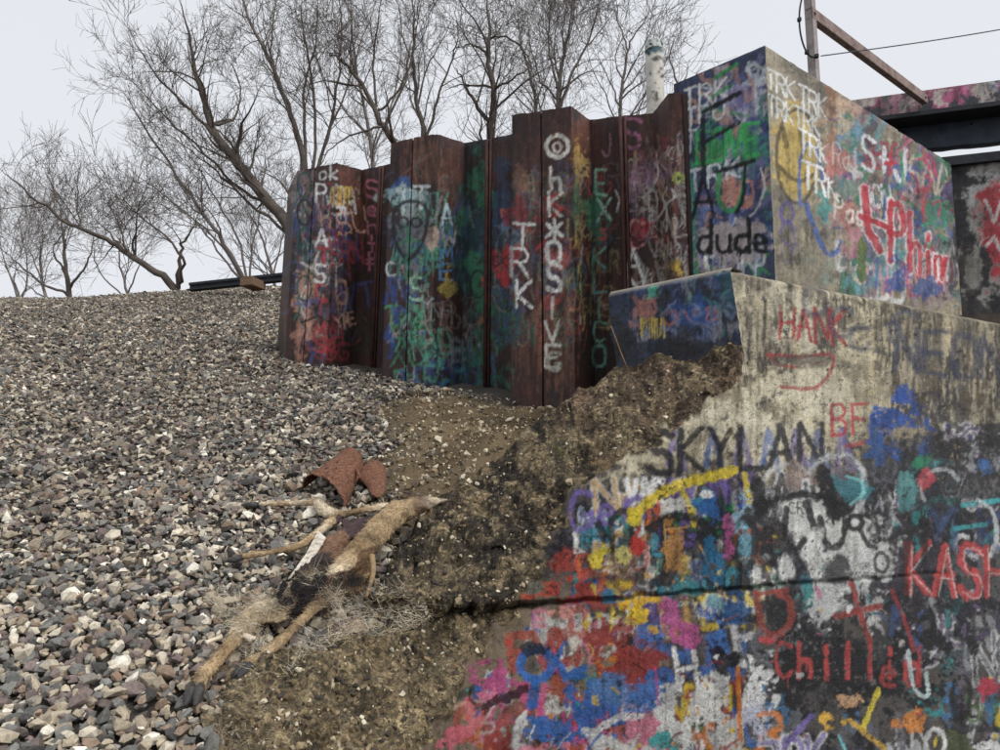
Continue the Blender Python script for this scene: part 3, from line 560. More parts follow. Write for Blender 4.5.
RC.age(1.5, .1, ((60, 55, 49), (150, 134, 102)), .2, .2, .76, 0.)
def face_mesh(px, py, rocky):                          # grid of pixels -> displaced points, colours
    d = wall_Y(px, py); r = rock_res(px, py); r = r*sstep(742, 700, px) if rocky else 0*r
    if rocky: r = np.where(px >= 741.5, 0, r)
    d = d+r; yc = np.interp(px, CRACK[:, 0], CRACK[:, 1])+1.6*vnoise(P3(px/9., 0*px), 71)
    Rm = rockness(px, py) if rocky else 0*px
    fade = sstep(985, 850, px)
    d = d+(.045+.05*sstep(560, 420, px))*fade*np.exp(-((py-yc)/(1.9+1.6*sstep(560, 420, px)))**2)-.15*sstep(580, 440, px)*np.sqrt(np.clip(1-((yc-py-24)/26.)**2, 0, 1))*(py < yc)*sstep(352, 380, px)+.07*sstep(560, 450, px)*sstep(360, 385, px)*sstep(16, 0, py-yc)*(py >= yc)
    P = at(px, py, d); gu = np.gradient(P, axis=1); gv = np.gradient(P, axis=0); n = np.cross(gu, gv); n /= np.linalg.norm(n, axis=-1)[..., None]+1e-9
    n = np.where(((n*(P-np.array([0, 0, EYE]))).sum(-1) > 0)[..., None], -n, n)
    amp = Rm*(.075*fbm(P*5, 3, 51)+.030*fbm(P*13, 2, 52)-.018*np.abs(fbm(P*20, 2, 53))-.007*np.abs(fbm(P*42, 2, 56)))+(1-Rm)*(.006*fbm(P*7, 3, 54)+.0035*fbm(P*30, 3, 55))
    if rocky: amp = amp*sstep(742, 728, px)
    P = P+n*amp[..., None]
    c = LW.sample(px, py)
    if rocky:
        rc = RC.sample(px, py); rc[..., :3] *= 1.3; cv = np.clip(.5+amp/.05, .35, 1.4)
        k = sstep(.35, .65, Rm+.3*fbm(P3(px/7., py/7.), 3, 61))[..., None]; c = c*(1-k)+rc*k; c[..., 3] = k[..., 0]
    return P, c
ny = 330
pxs = np.linspace(205, 742, 400); tp = np.interp(pxs, RIDGE[:, 0], RIDGE[:, 1])+2.5*fbm(P3(pxs/9., 0*pxs), 3, 63)*sstep(735, 700, pxs)
tt = np.linspace(0, 1, ny)[:, None]; PY = tp[None]*(1-tt)+820*tt; PX = np.broadcast_to(pxs[None], PY.shape)
P, c = face_mesh(PX, PY, True)
# the back of the ridge falls away to the bench behind it
top = P[0]; back = []
for st, dz in ((.10, -.03), (.24, -.12), (.45, -.3), (.7, -.6)):
    q = top.copy(); q[:, 1] += st; q[:, 0] -= st*.25; q[:, 2] += dz+.02*fbm(q*8, 3, 64); back.append(q)
P = np.concatenate([np.stack(back[::-1]), P]); c = np.concatenate([np.repeat(c[:1], 4, 0), c])
me = mesh_np('broken_end', (P-AL).reshape(-1, 3), grid_faces(ny+4, len(pxs), 0, True), True, c.reshape(-1, 4))
o = new_obj('broken_end', me, M['rock'], abut); o['label'] = 'rough crumbling concrete with exposed brown aggregate'
pxs = np.concatenate([np.linspace(742, 1000, 236)[:-1], np.linspace(1000, 1090, 36)])
lz = np.array([CX, CY]); tl = []
for x in pxs:                                         # ledge line: where the face plane meets z = ZL
    a = (x-500)/FPX; lo, hi = 100., 500.
    for _ in range(40):
        m = (lo+hi)/2; pz = at(x, m, wall_Y(x, m))[2]
        if pz > ZL: lo = m
        else: hi = m
    tl.append(lo)
tl = np.array(tl); ny = 400; tt = np.linspace(0, 1, ny)[:, None]**1.0; PY = tl[None]*(1-tt)+820*tt; PX = np.broadcast_to(pxs[None], PY.shape)
ez = np.linspace(ZL, 1.2, 40); sh = BATTER*(ZL-ez)/.977; epx, epy = proj(np.stack([CX-LD[0]*sh, CY-LD[1]*sh, ez], -1)); xl = np.where(PY < 345, np.interp(PY, epy, epx), 742.)
PX = xl+(PX-742.)*((1090.-xl)/(1090.-742.)); P, c = face_mesh(PX, PY, False)
ch = np.clip(1-(PY-tl[None])/5., 0, 1)**1.5; P = P-.045*ch[..., None]*np.array([WN[0], WN[1], 0]); c[..., :3] = c[..., :3]*(1-.75*ch[..., None])+lin((158, 150, 128))*.75*ch[..., None]
top = P[0].copy(); rows = []
for dv in (.72, .4, .12): q = top.copy(); q[:, :2] += LD*dv-LN*.1; q[:, 2] = ZL+.004*vnoise(q*9, 3); rows.append(q)
side = P[:, 0].copy()
P = np.concatenate([np.stack(rows), P]); c = np.concatenate([np.broadcast_to(np.append(lin((150, 142, 122)), 1), (3, len(pxs), 4)), c])
me = mesh_np('lower_wall', (P-AL).reshape(-1, 3), grid_faces(ny+3, len(pxs), 0, True), True, c.reshape(-1, 4))
o = new_obj('lower_wall', me, M['wall'], abut); o['label'] = 'battered concrete face thick with layers of spray paint'

# ---- parapet end (blue painted face on the left) 
EC = Canvas(600, 250, 790, 420, (52, 56, 70))
blots(EC, 60, (618, 262, 745, 360), [(48, 62, 92), (60, 76, 112), (86, 96, 124), (40, 40, 48), (58, 60, 66), (34, 74, 130)], (5, 18), (.5, .9))
blots(EC, 26, (640, 275, 740, 345), [(124, 132, 160), (104, 112, 138), (150, 150, 160), (84, 100, 130)], (3, 9), (.4, .75), streak=.5); EC.blob(690, 312, 22, 14, (40, 78, 146), .8, .6); EC.blob(726, 300, 7, 26, (40, 86, 92), .8, .6); EC.blob(648, 312, 10, 12, (170, 112, 100), .7, .7)
text(EC, 'Rave', 640, 302, 26, 17, (178, 112, 98), 3, .7, -.12, .25); text(EC, 'very', 668, 296, 30, 17, (112, 128, 168), 4, .65, -.1, .15); EC.stroke([(697+8*math.cos(t), 312+8*math.sin(t)) for t in np.linspace(0, 5.6, 12)], 4, (48, 92, 160), .9)
for k in range(16): x = random.uniform(640, 665); EC.stroke([(x, 318), (x+random.uniform(-2, 2), random.uniform(326, 340))], 1.4, (206, 180, 52), .85)
EC.blob(652, 291, 5, 5, (70, 180, 150), .9, .5); clutter(EC, 30, (640, 275, 738, 330), [(130, 140, 168), (90, 104, 150), (60, 130, 130), (40, 40, 46)], (1.5, 4), (6, 16), (.4, .8)); EC.blob(670, 348, 60, 10, (40, 38, 36), .8, .7)
EC.age(.35, -.1, ((70, 72, 80), (40, 42, 50)), .4, .35, .85)
def flat_grid(p0, du, lu, h0, h1, nrm, nu, nv, canvas, rgh=.004, batter=0.):
    v = np.linspace(h1, h0, nv)[:, None]; u = np.linspace(0, lu, nu)[None]-batter*(h1-v)
    P = np.stack([p0[0]+du[0]*u+0*v, p0[1]+du[1]*u+0*v, v+0*u], -1); px, py = proj(P); c = canvas.sample(px, py)
    am = rgh*fbm(P*9, 3, 81)+.5*rgh*fbm(P*40, 2, 82)
    ed = np.minimum(np.minimum(9., lu-u)+0*v, (h1-v)+0*u); am = am-.004*np.clip(1-ed/.015, 0, 1)*(1+.8*fbm(P*14, 2, 83))
    return P+am[..., None]*np.array([nrm[0], nrm[1], 0]), c
P, c = flat_grid((CX, CY), LD, .80, .9, ZL, LN, 120, 150, EC, batter=BATTER/.977)
# sloping top lip of the parapet: pale worn edge
lip = np.clip(1-(ZL-P[..., 2])/.035, 0, 1); P[..., :2] -= LN*.03*lip[..., None]; c[..., :3] = c[..., :3]*(1-lip[..., None])+lin((160, 152, 136))*lip[..., None]
top = P[0].copy(); top2 = top.copy(); top2[:, :2] -= LN*.12; top2[:, 2] = ZL-.003
P = np.concatenate([top2[None], P]); c = np.concatenate([np.broadcast_to(np.append(lin((138, 130, 116)), 1), (1, 120, 4)), c])
o = new_obj('parapet_end', mesh_np('parapet_end', (P-AL).reshape(-1, 3), grid_faces(151, 120, 0, False), True, c.reshape(-1, 4)), M['block'], abut); o['label'] = 'dark blue painted end of the parapet'

# ---- upper block
UC = at(765, 45, 4.0); ZU = float(UC[2]); RD2 = np.array([.783, .622]); RN2 = np.array([.622, -.783])
UL = Canvas(660, 20, 800, 300, (62, 72, 104))
blots(UL, 60, (680, 50, 780, 280), [(58, 74, 128), (84, 98, 150), (40, 48, 74), (120, 116, 166), (66, 70, 82), (50, 112, 116)], (6, 20), (.5, .9))
tags(UL, 60, (684, 60, 770, 265), [(104, 120, 176), (60, 150, 96), (186, 140, 126), (120, 108, 166), (190, 196, 204), (48, 70, 130), (58, 136, 130), (150, 150, 160)], (12, 30), (2.5, 5), (.6, .9), line=(None, None, (36, 42, 60)))
UL.stroke([(694, 275), (692, 180)], 5, (60, 146, 124), .85, .5); UL.stroke([(752, 70), (757, 240)], 3, (66, 84, 150), .5, .7)
for x, y in ((704, 160), (726, 148), (748, 146)): UL.blob(x, y, 9, 18, (40, 140, 78), .8, .5)
UL.blob(738, 98, 12, 14, (124, 114, 170), .7); UL.blob(722, 118, 12, 10, (190, 146, 136), .7); UL.blob(730, 195, 22, 14, (196, 138, 120), .85, .6); UL.blob(728, 240, 34, 20, (170, 156, 156), .85, .7)
for k in range(16): x = random.uniform(696, 768); UL.stroke([(x, random.uniform(238, 262)), (x+random.uniform(-3, 3), random.uniform(258, 274))], random.uniform(1.2, 2.6), random.choice([WHITE, (176, 180, 206), (110, 110, 170)]), .85)
text(UL, 'LOVE', 697, 132, 32, 13, (40, 176, 88), 3.8, .95, -.16, .25, drip=.3); text(UL, 'TRK', 684, 90, 20, 12, WHITE, 2.5, .97, -.3, .35, drip=.2); text(UL, 'TPU', 685, 110, 17, 11, (214, 218, 222), 2.2, .92, -.25, .3); text(UL, 'T', 686, 130, 22, 9, (206, 212, 216), 2.2, .9); text(UL, 'TRK', 689, 172, 21, 13, (214, 222, 230), 2.6, .95, -.3, .5)
UL.stroke([(715, 78), (736, 64)], 4, (44, 160, 84), .95); UL.stroke([(712, 96), (730, 86)], 3.6, (44, 160, 84), .9); UL.stroke(chaikin([(748, 74), (755, 90), (748, 104), (745, 90)]), 3, (196, 146, 134), .9)
UL.stroke([(703, 176), (703, 112), (740, 92)], 4.8, (20, 22, 30), .98); UL.stroke([(703, 143), (738, 122)], 4.4, (20, 22, 30), .98)
text(UL, 'DO', 724, 182, 24, 13, (206, 140, 116), 3, .9, -.05, .2); UL.stroke(chaikin([(760, 168), (766, 185), (758, 208), (750, 216)]), 2.4, (206, 206, 210), .85); UL.stroke(chaikin([(719, 172), (717, 200), (728, 213), (740, 206), (745, 170)]), 5, (34, 150, 84), .97)
text(UL, 'A', 692, 178, 40, 22, (20, 22, 28), 4, .98, -.1, jit=.02); UL.stroke([(716, 172), (754, 160)], 4.2, (20, 22, 28), .98); UL.stroke(chaikin([(745, 166), (743, 200), (736, 212)]), 3.6, (20, 22, 28), .97)
UL.blob(728, 240, 36, 14, (176, 164, 166), .6, .6); text(UL, 'dude', 696, 220, 33, 17, (18, 18, 22), 4.6, .99, -.03, .1, drip=.25, jit=.02)
UR = Canvas(750, 20, 1010, 320, (138, 130, 112))
blots(UR, 60, (765, 60, 970, 300), [(156, 146, 122), (126, 118, 100), (110, 104, 92), (172, 160, 136)], (6, 22), (.5, .9), streak=.4)
blots(UR, 60, (830, 110, 965, 300), [(120, 104, 128), (96, 84, 116), (150, 124, 112), (86, 96, 118), (176, 168, 158), (84, 70, 80), (160, 90, 110), (96, 130, 130)], (6, 17), (.6, .9))
tags(UR, 70, (835, 110, 955, 285), [(190, 110, 130), (110, 96, 150), (90, 150, 160), (196, 176, 160), (180, 60, 80), (70, 100, 160), (206, 206, 206), (60, 130, 100), (150, 130, 140)], (14, 36), (2.5, 6), (.6, .92), line=(None, None, (60, 56, 66)), wr=.4)
UR.blob(797, 155, 20, 46, (192, 164, 76), .95, .25, -.12); UR.stroke([(797+22*math.cos(t)*.95+(-.0)*math.sin(t), 156+47*math.sin(t)) for t in np.linspace(.6, 6.2, 26)], 3.6, (84, 76, 64), .85)
UR.stroke([(783, 128), (786, 146)], 5, (92, 78, 44), .8); UR.stroke([(800, 130), (804, 150)], 5, (92, 78, 44), .8); UR.stroke(chaikin([(778, 165), (790, 178), (802, 182), (814, 174)]), 4, (90, 76, 44), .85)
for x0, y0, h, w_ in ((767, 68, 19, 9), (799, 84, 22, 9)): text(UR, 'TRK', x0, y0, h, w_, (218, 220, 218), 2.2, .95, .45, .2, jit=.02)
text(UR, 'TRKTRK', 768, 94, 20, 8, (212, 216, 214), 2.1, .92, .4, .2, jit=.02)
UR.stroke(chaikin([(800, 205), (798, 165), (806, 140), (818, 150), (822, 180)]), 3.4, (70, 110, 176), .85); UR.stroke(chaikin([(806, 205), (822, 248), (832, 256), (842, 246), (840, 222), (824, 218)]), 5.5, (60, 96, 164), .92); UR.blob(824, 206, 10, 16, (72, 150, 146), .85, .4); UR.stroke([(790, 228), (800, 252)], 3, (92, 84, 140), .5)
for y in (212, 232, 252): UR.stroke([(787+6*math.cos(t), y+10*math.sin(t)) for t in np.linspace(0, 6.3, 14)], 3.6, (98, 88, 150), .85)
text(UR, 'TRK', 799, 128, 22, 10, (222, 224, 222), 2.4, .97, .5, .2, jit=.02); text(UR, 'TRK', 803, 160, 26, 11, (226, 226, 224), 2.6, .97, .42, .25, jit=.02)
UR.blob(832, 110, 6, 40, (156, 104, 72), .7, .6); UR.blob(843, 120, 14, 16, (196, 168, 140), .7, .6); UR.blob(856, 140, 8, 18, (90, 150, 176), .8, .6); UR.blob(838, 160, 10, 14, (190, 118, 110), .8, .6); UR.blob(847, 215, 12, 24, (186, 134, 120), .7, .6); UR.blob(852, 245, 8, 16, (188, 110, 140), .7, .6); UR.blob(862, 265, 5, 22, (84, 112, 50), .9, .4); UR.blob(842, 190, 10, 12, (90, 140, 130), .7)
text(UR, 'Ral', 833, 142, 22, 8, (206, 190, 180), 2, .7, .3, .2); text(UR, 'Pao', 834, 194, 24, 9, (224, 206, 196), 2.4, .85, .25, .25); UR.blob(868, 135, 8, 18, (54, 50, 64), .7, .5)
text(UR, 'S+J', 862, 134, 34, 13, (216, 218, 224), 3.6, .92, .32, .3); text(UR, '+', 884, 150, 24, 12, (196, 40, 60), 3.4, .95, .2); UR.stroke(chaikin([(900, 152), (904, 182), (896, 190)]), 3, (60, 150, 100), .85)
for k in range(16): x, y = random.uniform(880, 950), random.uniform(125, 215); y += (x-880)*.35; UR.stroke(chaikin([(x, y), (x+random.uniform(4, 10), y+random.uniform(-8, 10)), (x+random.uniform(2, 14), y+random.uniform(8, 22))]), random.uniform(2, 4), random.choice([(176, 40, 70), (40, 120, 80), (190, 70, 110), (60, 150, 110), (200, 196, 194)]), .85)
for cc, lw in (((222, 214, 214), 8.5), ((188, 34, 54), 5.6)):
    UR.stroke([(864, 188), (868, 230), (880, 250)], lw+2, cc, .95); UR.stroke([(860, 216), (886, 226)], lw, cc, .95)
    text(UR, 'P', 890, 202, 60, 14, cc, lw, .95, .25, jit=.02); text(UR, 'h', 908, 212, 58, 14, cc, lw*.9, .95, .25, jit=.02); text(UR, 'i', 922, 226, 50, 12, cc, lw*.8, .95, .2, jit=.02); text(UR, 'nn', 934, 232, 46, 9, cc, lw*.7, .95, .2, .1, jit=.02)
for x in range(866, 948, 7): UR.stroke([(x, 262+(x-866)*.2), (x+1, 272+(x-866)*.2+random.uniform(0, 8))], 2, (210, 150, 150), .7)
UR.blob(900, 280, 10, 16, (48, 82, 150), .85, .6); UR.blob(922, 286, 14, 12, (60, 92, 150), .8, .6); UR.blob(955, 268, 6, 26, (80, 80, 84), .8); UR.stroke([(945, 280), (952, 240), (960, 280)], 2, (180, 180, 180), .7)
clutter(UR, 14, (835, 110, 962, 298), [(200, 200, 204), (110, 90, 140), (60, 110, 150), (190, 100, 130), (60, 60, 66)], (1.2, 3), (8, 20), (.4, .8)); UR.blob(960, 200, 9, 60, (58, 56, 58), .7, .6)
UR.blob(800, 262, 30, 20, (150, 142, 118), .6, .9); blots(UR, 30, (775, 225, 850, 285), [(104, 98, 84), (160, 150, 124), (84, 80, 70)], (2, 6), (.4, .8), streak=.6)
UL.age(.2, -.3, ((120, 120, 130), (44, 50, 70)), .3, .3, .86); UR.age(.22, -.2, ((140, 132, 114), (84, 80, 74)), .4, .3, .86); zb = ZL-.09
PR, cR = flat_grid(UC[:2], RD2, 2.78, zb, ZU, RN2, 270, 170, UR); PLf, cL = flat_grid(UC[:2], LD, .62, zb, ZU, LN, 84, 170, UL)
e = np.clip(1-np.linspace(0, 2.78, 270)/.03, 0, 1)[None, :, None]; cR[..., :3] = cR[..., :3]*(1-.7*e)+lin((150, 142, 126))*.7*e
Vs = [PR.reshape(-1, 3), PLf.reshape(-1, 3)]; Fs = [grid_faces(170, 270, 0, True), grid_faces(170, 84, 170*270, False)]; Cs = [cR.reshape(-1, 4), cL.reshape(-1, 4)]
n0 = 170*(270+84); p0 = UC[:2]; pr = p0+RD2*2.78; pl = p0+LD*.62; pb = pr+LD*.62
cap = np.array([[*q, z] for z in (zb, ZU-.006) for q in (p0+RD2*.004+LD*.004, pr, pb, pl)]); Vs.append(cap)
Fs.append(np.array([(4, 5, 6, 7), (1, 2, 6, 5), (2, 3, 7, 6)])+n0); Cs.append(np.broadcast_to(np.append(lin((120, 114, 104)), 1), (8, 4)))
o = new_obj('upper_block', mesh_np('upper_block', np.concatenate(Vs)-AL, np.concatenate(Fs), True, np.concatenate(Cs)), M['block'], abut); o['label'] = 'rectangular concrete block standing on the wall, painted on both faces'

# ------------------------------------------------------------------ sheet pile wall
Y0 = 6.6
def tpar(px): return (px-297)/(50.4+.1116*px)
def flangeY(px): return Y0*(1-.1116*tpar(px))
_a = at(297, 300, flangeY(297)); _b = at(668, 300, flangeY(668)); PD = (_b-_a)[:2]; PD /= np.linalg.norm(PD); PN = np.array([PD[1], -PD[0]])   # along, and out towards the viewer
def line_Y(px, off):                                  # depth where a pixel column meets the flange line moved back by off
    a = (px-500)/FPX; c0 = _a[:2]-PN*off; d = np.array([a/CP*1.0, 1.0])
    # column of pixel px is a plane through the eye: x = k*(y*CP + (z-EYE)*SP); take z at mid height
    k = a; A = np.array([[PD[0], -k*CP], [PD[1], -1.]]); s = np.linalg.solve(A, np.array([-c0[0]+k*.6*SP, -c0[1]]))
    return float(s[1])
BK = .36
PROF = [('E', 288, 190, .38), ('F', 297, 171, 0), ('Fs', 315, 167, 0), ('F', 337, 163, 0), ('P', 362, 170, BK), ('Ps', 381, 166, BK), ('P', 402, 160, BK), ('F', 391, 144, 0), ('Fs', 413, 138, 0), ('F', 437, 134, 0),
        ('P', 465, 143, BK), ('Ps', 488, 139, BK), ('P', 524, 132, BK), ('F', 512, 115, 0), ('Fs', 541, 111, 0), ('F', 571, 106, 0), ('P', 590, 120, BK), ('Ps', 621, 116, BK), ('P', 653, 113, BK), ('F', 668, 94, 0), ('Fs', 682, 92, 0)]
PC = Canvas(265, 80, 740, 430, (60, 36, 32)); PC.c[..., 3] = 0
rustc = [(74, 42, 36), (52, 34, 34), (92, 54, 42), (44, 32, 34), (64, 40, 36)]
blots(PC, 150, (270, 90, 735, 420), rustc, (6, 26), (.4, .8), streak=.8)
for k in range(130): x, y = random.uniform(275, 720), random.uniform(110, 360); PC.stroke([(x, y), (x+random.uniform(-2, 2), y+random.uniform(20, 90))], random.uniform(1, 5), random.choice([(104, 60, 42), (36, 26, 28), (84, 50, 40), (120, 74, 50), (48, 40, 44)]), random.uniform(.15, .45), .8)
blots(PC, 60, (275, 320, 700, 425), [(40, 36, 34), (52, 48, 38), (34, 30, 30)], (8, 22), (.3, .7), streak=.5)
for x, y, rx, ry in ((451, 175, 9, 34), (580, 140, 8, 24), (350, 195, 10, 26), (530, 330, 18, 40), (560, 340, 14, 40), (425, 165, 16, 22), (640, 320, 12, 40)): PC.blob(x, y, rx, ry, random.choice([(112, 66, 48), (96, 56, 44), (122, 78, 56)]), .6, .8, 0, .5, .7)
tags(PC, 70, (292, 180, 340, 345), [(44, 90, 84), (60, 74, 130), (200, 206, 206), (150, 50, 60), (30, 34, 40), (196, 150, 126), (90, 80, 100)], (12, 26), (1.6, 3.4), (.45, .85), line=(None,), wr=.5)
tags(PC, 60, (388, 185, 432, 385), [(44, 130, 96), (50, 96, 170), (150, 160, 166), (34, 44, 56), (70, 150, 130), (120, 100, 96)], (12, 28), (1.6, 3.6), (.45, .85), line=(None,), wr=.5)
tags(PC, 60, (440, 190, 508, 380), [(34, 104, 80), (40, 70, 110), (60, 84, 130), (36, 60, 66), (110, 120, 130)], (14, 34), (2, 4), (.4, .75), line=(None,), wr=.5)
tags(PC, 70, (512, 150, 612, 330), [(96, 92, 98), (120, 80, 60), (60, 110, 84), (150, 60, 60), (150, 140, 90), (70, 84, 120)], (12, 28), (1.4, 3), (.3, .65), line=(None,), wr=.5)
tags(PC, 60, (622, 130, 690, 300), [(150, 110, 130), (170, 170, 166), (120, 100, 90), (150, 50, 60), (96, 84, 110), (180, 176, 170)], (12, 28), (1.4, 3), (.35, .75), line=(None,), wr=.5)
T_ = lambda *a, **k: text(PC, *a, **k)
# first flange
PC.blob(306, 290, 11, 50, (196, 148, 124), .85, .5); PC.blob(306, 200, 9, 30, (150, 130, 126), .6, .6); PC.blob(320, 240, 9, 40, (120, 90, 110), .5, .7); PC.blob(300, 330, 8, 26, (176, 120, 96), .7)
for k in range(24): x, y = random.uniform(295, 313), random.uniform(178, 335); PC.stroke(chaikin([(x, y), (x+random.uniform(-6, 6), y+10), (x+random.uniform(-6, 6), y+22)]), random.uniform(1.6, 3), random.choice([(34, 60, 64), (26, 30, 36), (40, 90, 84), (200, 206, 206), (50, 70, 130), (44, 110, 90)]), .85)
for y in (185, 212, 240, 288): PC.stroke([(304+7*math.cos(t), y+13*math.sin(t)) for t in np.linspace(0, 6, 14)], 2.4, random.choice([(28, 44, 52), (34, 80, 76), (30, 30, 36)]), .9)
T_('ok', 318, 164, 16, 9, (206, 206, 206), 2.2, .85, -.1, .2); T_('P', 316, 184, 18, 10, (226, 226, 222), 2.6, .95); T_('n', 320, 208, 18, 11, (176, 140, 110), 2.2, .8); T_('A', 316, 229, 18, 11, WHITE, 2.6, .95); T_('T', 317, 248, 17, 12, (196, 44, 56), 2.8, .95); T_('S', 314, 264, 18, 11, WHITE, 2.8, .95)
T_('C', 315, 284, 16, 11, (190, 44, 60), 2.6, .9); T_('T', 315, 302, 18, 11, (190, 44, 60), 2.6, .9); T_('M', 313, 322, 18, 13, (200, 60, 66), 2.8, .9); T_('S', 316, 338, 14, 10, (196, 40, 48), 2.6, .9); PC.stroke([(302, 322), (318, 316), (330, 322)], 2.6, (30, 26, 28), .9); PC.stroke([(300, 262), (312, 268), (318, 252)], 2.6, (224, 214, 206), .85); PC.blob(314, 302, 12, 4, (80, 100, 160), .7)
for k in range(6): PC.stroke(chaikin([(330+k*3.5, 202), (331+k*3.6, 184), (335+k*3.6, 192), (333+k*3.6, 205)]), 2, (186, 158, 52), .75)
T_('n', 350, 180, 18, 10, (150, 130, 116), 2, .6); T_('F', 346, 204, 18, 9, (170, 160, 156), 1.8, .7); T_('C', 338, 236, 20, 9, (60, 80, 140), 2, .7); PC.stroke(chaikin([(338, 296), (344, 290), (348, 298), (342, 320), (336, 302), (338, 296)]), 1.8, (140, 140, 138), .7); T_('L', 342, 262, 26, 7, (70, 70, 120), 1.6, .5)
T_('Sent#', 366, 180, 17, 12, (170, 92, 116), 2.6, .85, 0, .06, vert=True)
# second flange: a face in black, greens and blues
PC.blob(402, 190, 9, 9, (50, 96, 170), .85); PC.blob(408, 198, 18, 9, (150, 186, 190), .8, .6); PC.blob(412, 218, 14, 20, (160, 170, 176), .6, .6); PC.blob(432, 238, 7, 11, (196, 170, 152), .9, .4); PC.blob(410, 235, 16, 18, (40, 50, 70), .6, .6)
T_('T', 396, 190, 22, 14, (190, 214, 214), 3.4, .9); T_('T', 414, 186, 22, 14, (200, 214, 214), 3.4, .9)
PC.stroke(chaikin([(394, 236), (392, 212), (404, 200), (424, 202), (428, 218), (422, 246), (408, 262), (398, 250), (394, 236)]), 3.6, (26, 30, 42), .95)
for x, y in ((403, 222), (416, 222)): PC.stroke([(x+5*math.cos(t), y+5*math.sin(t)) for t in np.linspace(0, 6.3, 10)], 2.6, (28, 34, 46), .95)
PC.stroke([(400, 244), (410, 238), (420, 242)], 2.6, (36, 120, 84), .9); PC.stroke([(406, 226), (410, 250), (404, 262)], 3, (40, 128, 90), .85); T_('C', 386, 262, 14, 9, (210, 214, 220), 2.4, .9); T_('S', 410, 276, 24, 12, (150, 206, 172), 3, .95)
for k in range(34): x, y = random.uniform(391, 428), random.uniform(268, 345); PC.stroke(chaikin([(x, y), (x+random.uniform(-8, 8), y+random.uniform(-8, 8)), (x+random.uniform(-10, 10), y+random.uniform(-4, 14))]), random.uniform(1.2, 2.8), random.choice([(52, 150, 100), (60, 160, 116), (36, 110, 80), (120, 180, 150), (50, 100, 170), (150, 140, 130)]), .85)
for k in range(14): x, y = random.uniform(387, 402), random.uniform(275, 388); PC.stroke([(x, y), (x+random.uniform(-4, 5), y+random.uniform(8, 22))], random.uniform(3, 6), random.choice([(34, 72, 150), (40, 84, 160), (30, 56, 120)]), .8, .6)
PC.stroke([(405, 172), (432, 152)], 2, (130, 92, 90), .6); PC.stroke([(418, 190), (412, 160), (426, 175)], 2, (120, 86, 86), .5); T_('C', 440, 175, 16, 8, (110, 90, 86), 2, .5)
T_('A', 441, 204, 22, 11, (160, 190, 206), 2.6, .85); T_('MME', 440, 228, 16, 13, (70, 130, 180), 2.8, .85, 0, .1, vert=True); T_('W', 442, 226, 20, 14, (180, 176, 170), 2, .7); PC.blob(450, 288, 6, 14, (178, 156, 52), .8, .6); T_('QO'.replace('Q', 'O'), 441, 305, 22, 11, (136, 108, 92), 2.4, .6, 0, .1, vert=True); PC.stroke([(444, 350), (452, 372)], 2, (130, 100, 84), .5)
# green pan with the red heart
PC.blob(478, 250, 22, 95, (26, 58, 62), .75, .4, 0, .4); PC.blob(480, 190, 14, 20, (34, 104, 74), .85, .5); PC.blob(466, 214, 9, 9, (32, 96, 70), .85, .5); PC.blob(478, 280, 11, 34, (34, 112, 80), .85, .4); PC.blob(481, 345, 10, 24, (34, 100, 76), .8, .5); PC.blob(483, 170, 7, 16, (36, 108, 78), .75); PC.blob(503, 190, 8, 40, (40, 60, 92), .7, .6)
PC.stroke([(478+8*math.cos(t), 284+14*math.sin(t)) for t in np.linspace(0, 6.3, 14)], 2.4, (22, 40, 44), .85); PC.blob(484, 282, 3, 6, (170, 60, 60), .9); PC.blob(481, 320, 3, 4, (160, 110, 70), .8); PC.blob(480, 345, 4, 4, (150, 160, 170), .7); PC.stroke([(502, 216), (500, 210), (508, 210)], 2, (190, 100, 80), .8); PC.blob(504, 228, 6, 4, (110, 140, 180), .7)
PC.blob(496, 256, 8, 10, (168, 36, 48), .95, .25); PC.blob(506, 253, 7, 9, (170, 36, 48), .95, .25); PC.stroke([(490, 262), (505, 284), (512, 262)], 7, (168, 36, 48), .95); PC.blob(501, 264, 9, 12, (168, 36, 48), .95, .2); T_('SK', 493, 256, 10, 6, (40, 30, 34), 1.6, .9)
for k in range(22): x, y = random.uniform(462, 508), random.uniform(180, 380); PC.stroke(chaikin([(x, y), (x+random.uniform(-5, 5), y+8), (x+random.uniform(-5, 5), y+20)]), random.uniform(1.2, 2.6), random.choice([(40, 120, 90), (60, 80, 130), (30, 40, 50), (120, 130, 140), (34, 90, 80)]), .6)
# third flange: TRK and the long white column
PC.blob(526, 190, 12, 26, (80, 86, 96), .4, .8); PC.blob(524, 215, 12, 14, (150, 40, 50), .7, .7); PC.blob(520, 175, 8, 12, (140, 90, 60), .4); PC.blob(516, 258, 6, 14, (160, 40, 48), .8, .5)
T_('T', 512, 224, 23, 22, (226, 226, 222), 3, .96, .02); T_('R', 511, 248, 28, 17, (226, 226, 222), 3, .96); T_('K', 516, 281, 27, 15, (226, 226, 222), 3, .96); T_('J', 516, 320, 26, 14, (130, 108, 100), 2.2, .6)
PC.stroke([(536, 250), (548, 236)], 3, (186, 42, 52), .9); PC.stroke([(545, 196), (558, 214), (552, 216), (562, 208), (548, 200), (556, 194)], 3.4, (184, 44, 52), .9); PC.blob(553, 262, 13, 8, (180, 90, 80), .6, .7); PC.blob(553, 300, 8, 10, (170, 60, 60), .6, .7); PC.blob(547, 276, 12, 3, (90, 110, 140), .8)
PC.stroke([(557+11*math.cos(t), 146+11*math.sin(t)) for t in np.linspace(0, 6.3, 16)], 4.2, (216, 214, 206), .95); PC.stroke([(557+4*math.cos(t), 147+5*math.sin(t)) for t in np.linspace(0, 6.3, 10)], 2.4, (206, 204, 196), .9)
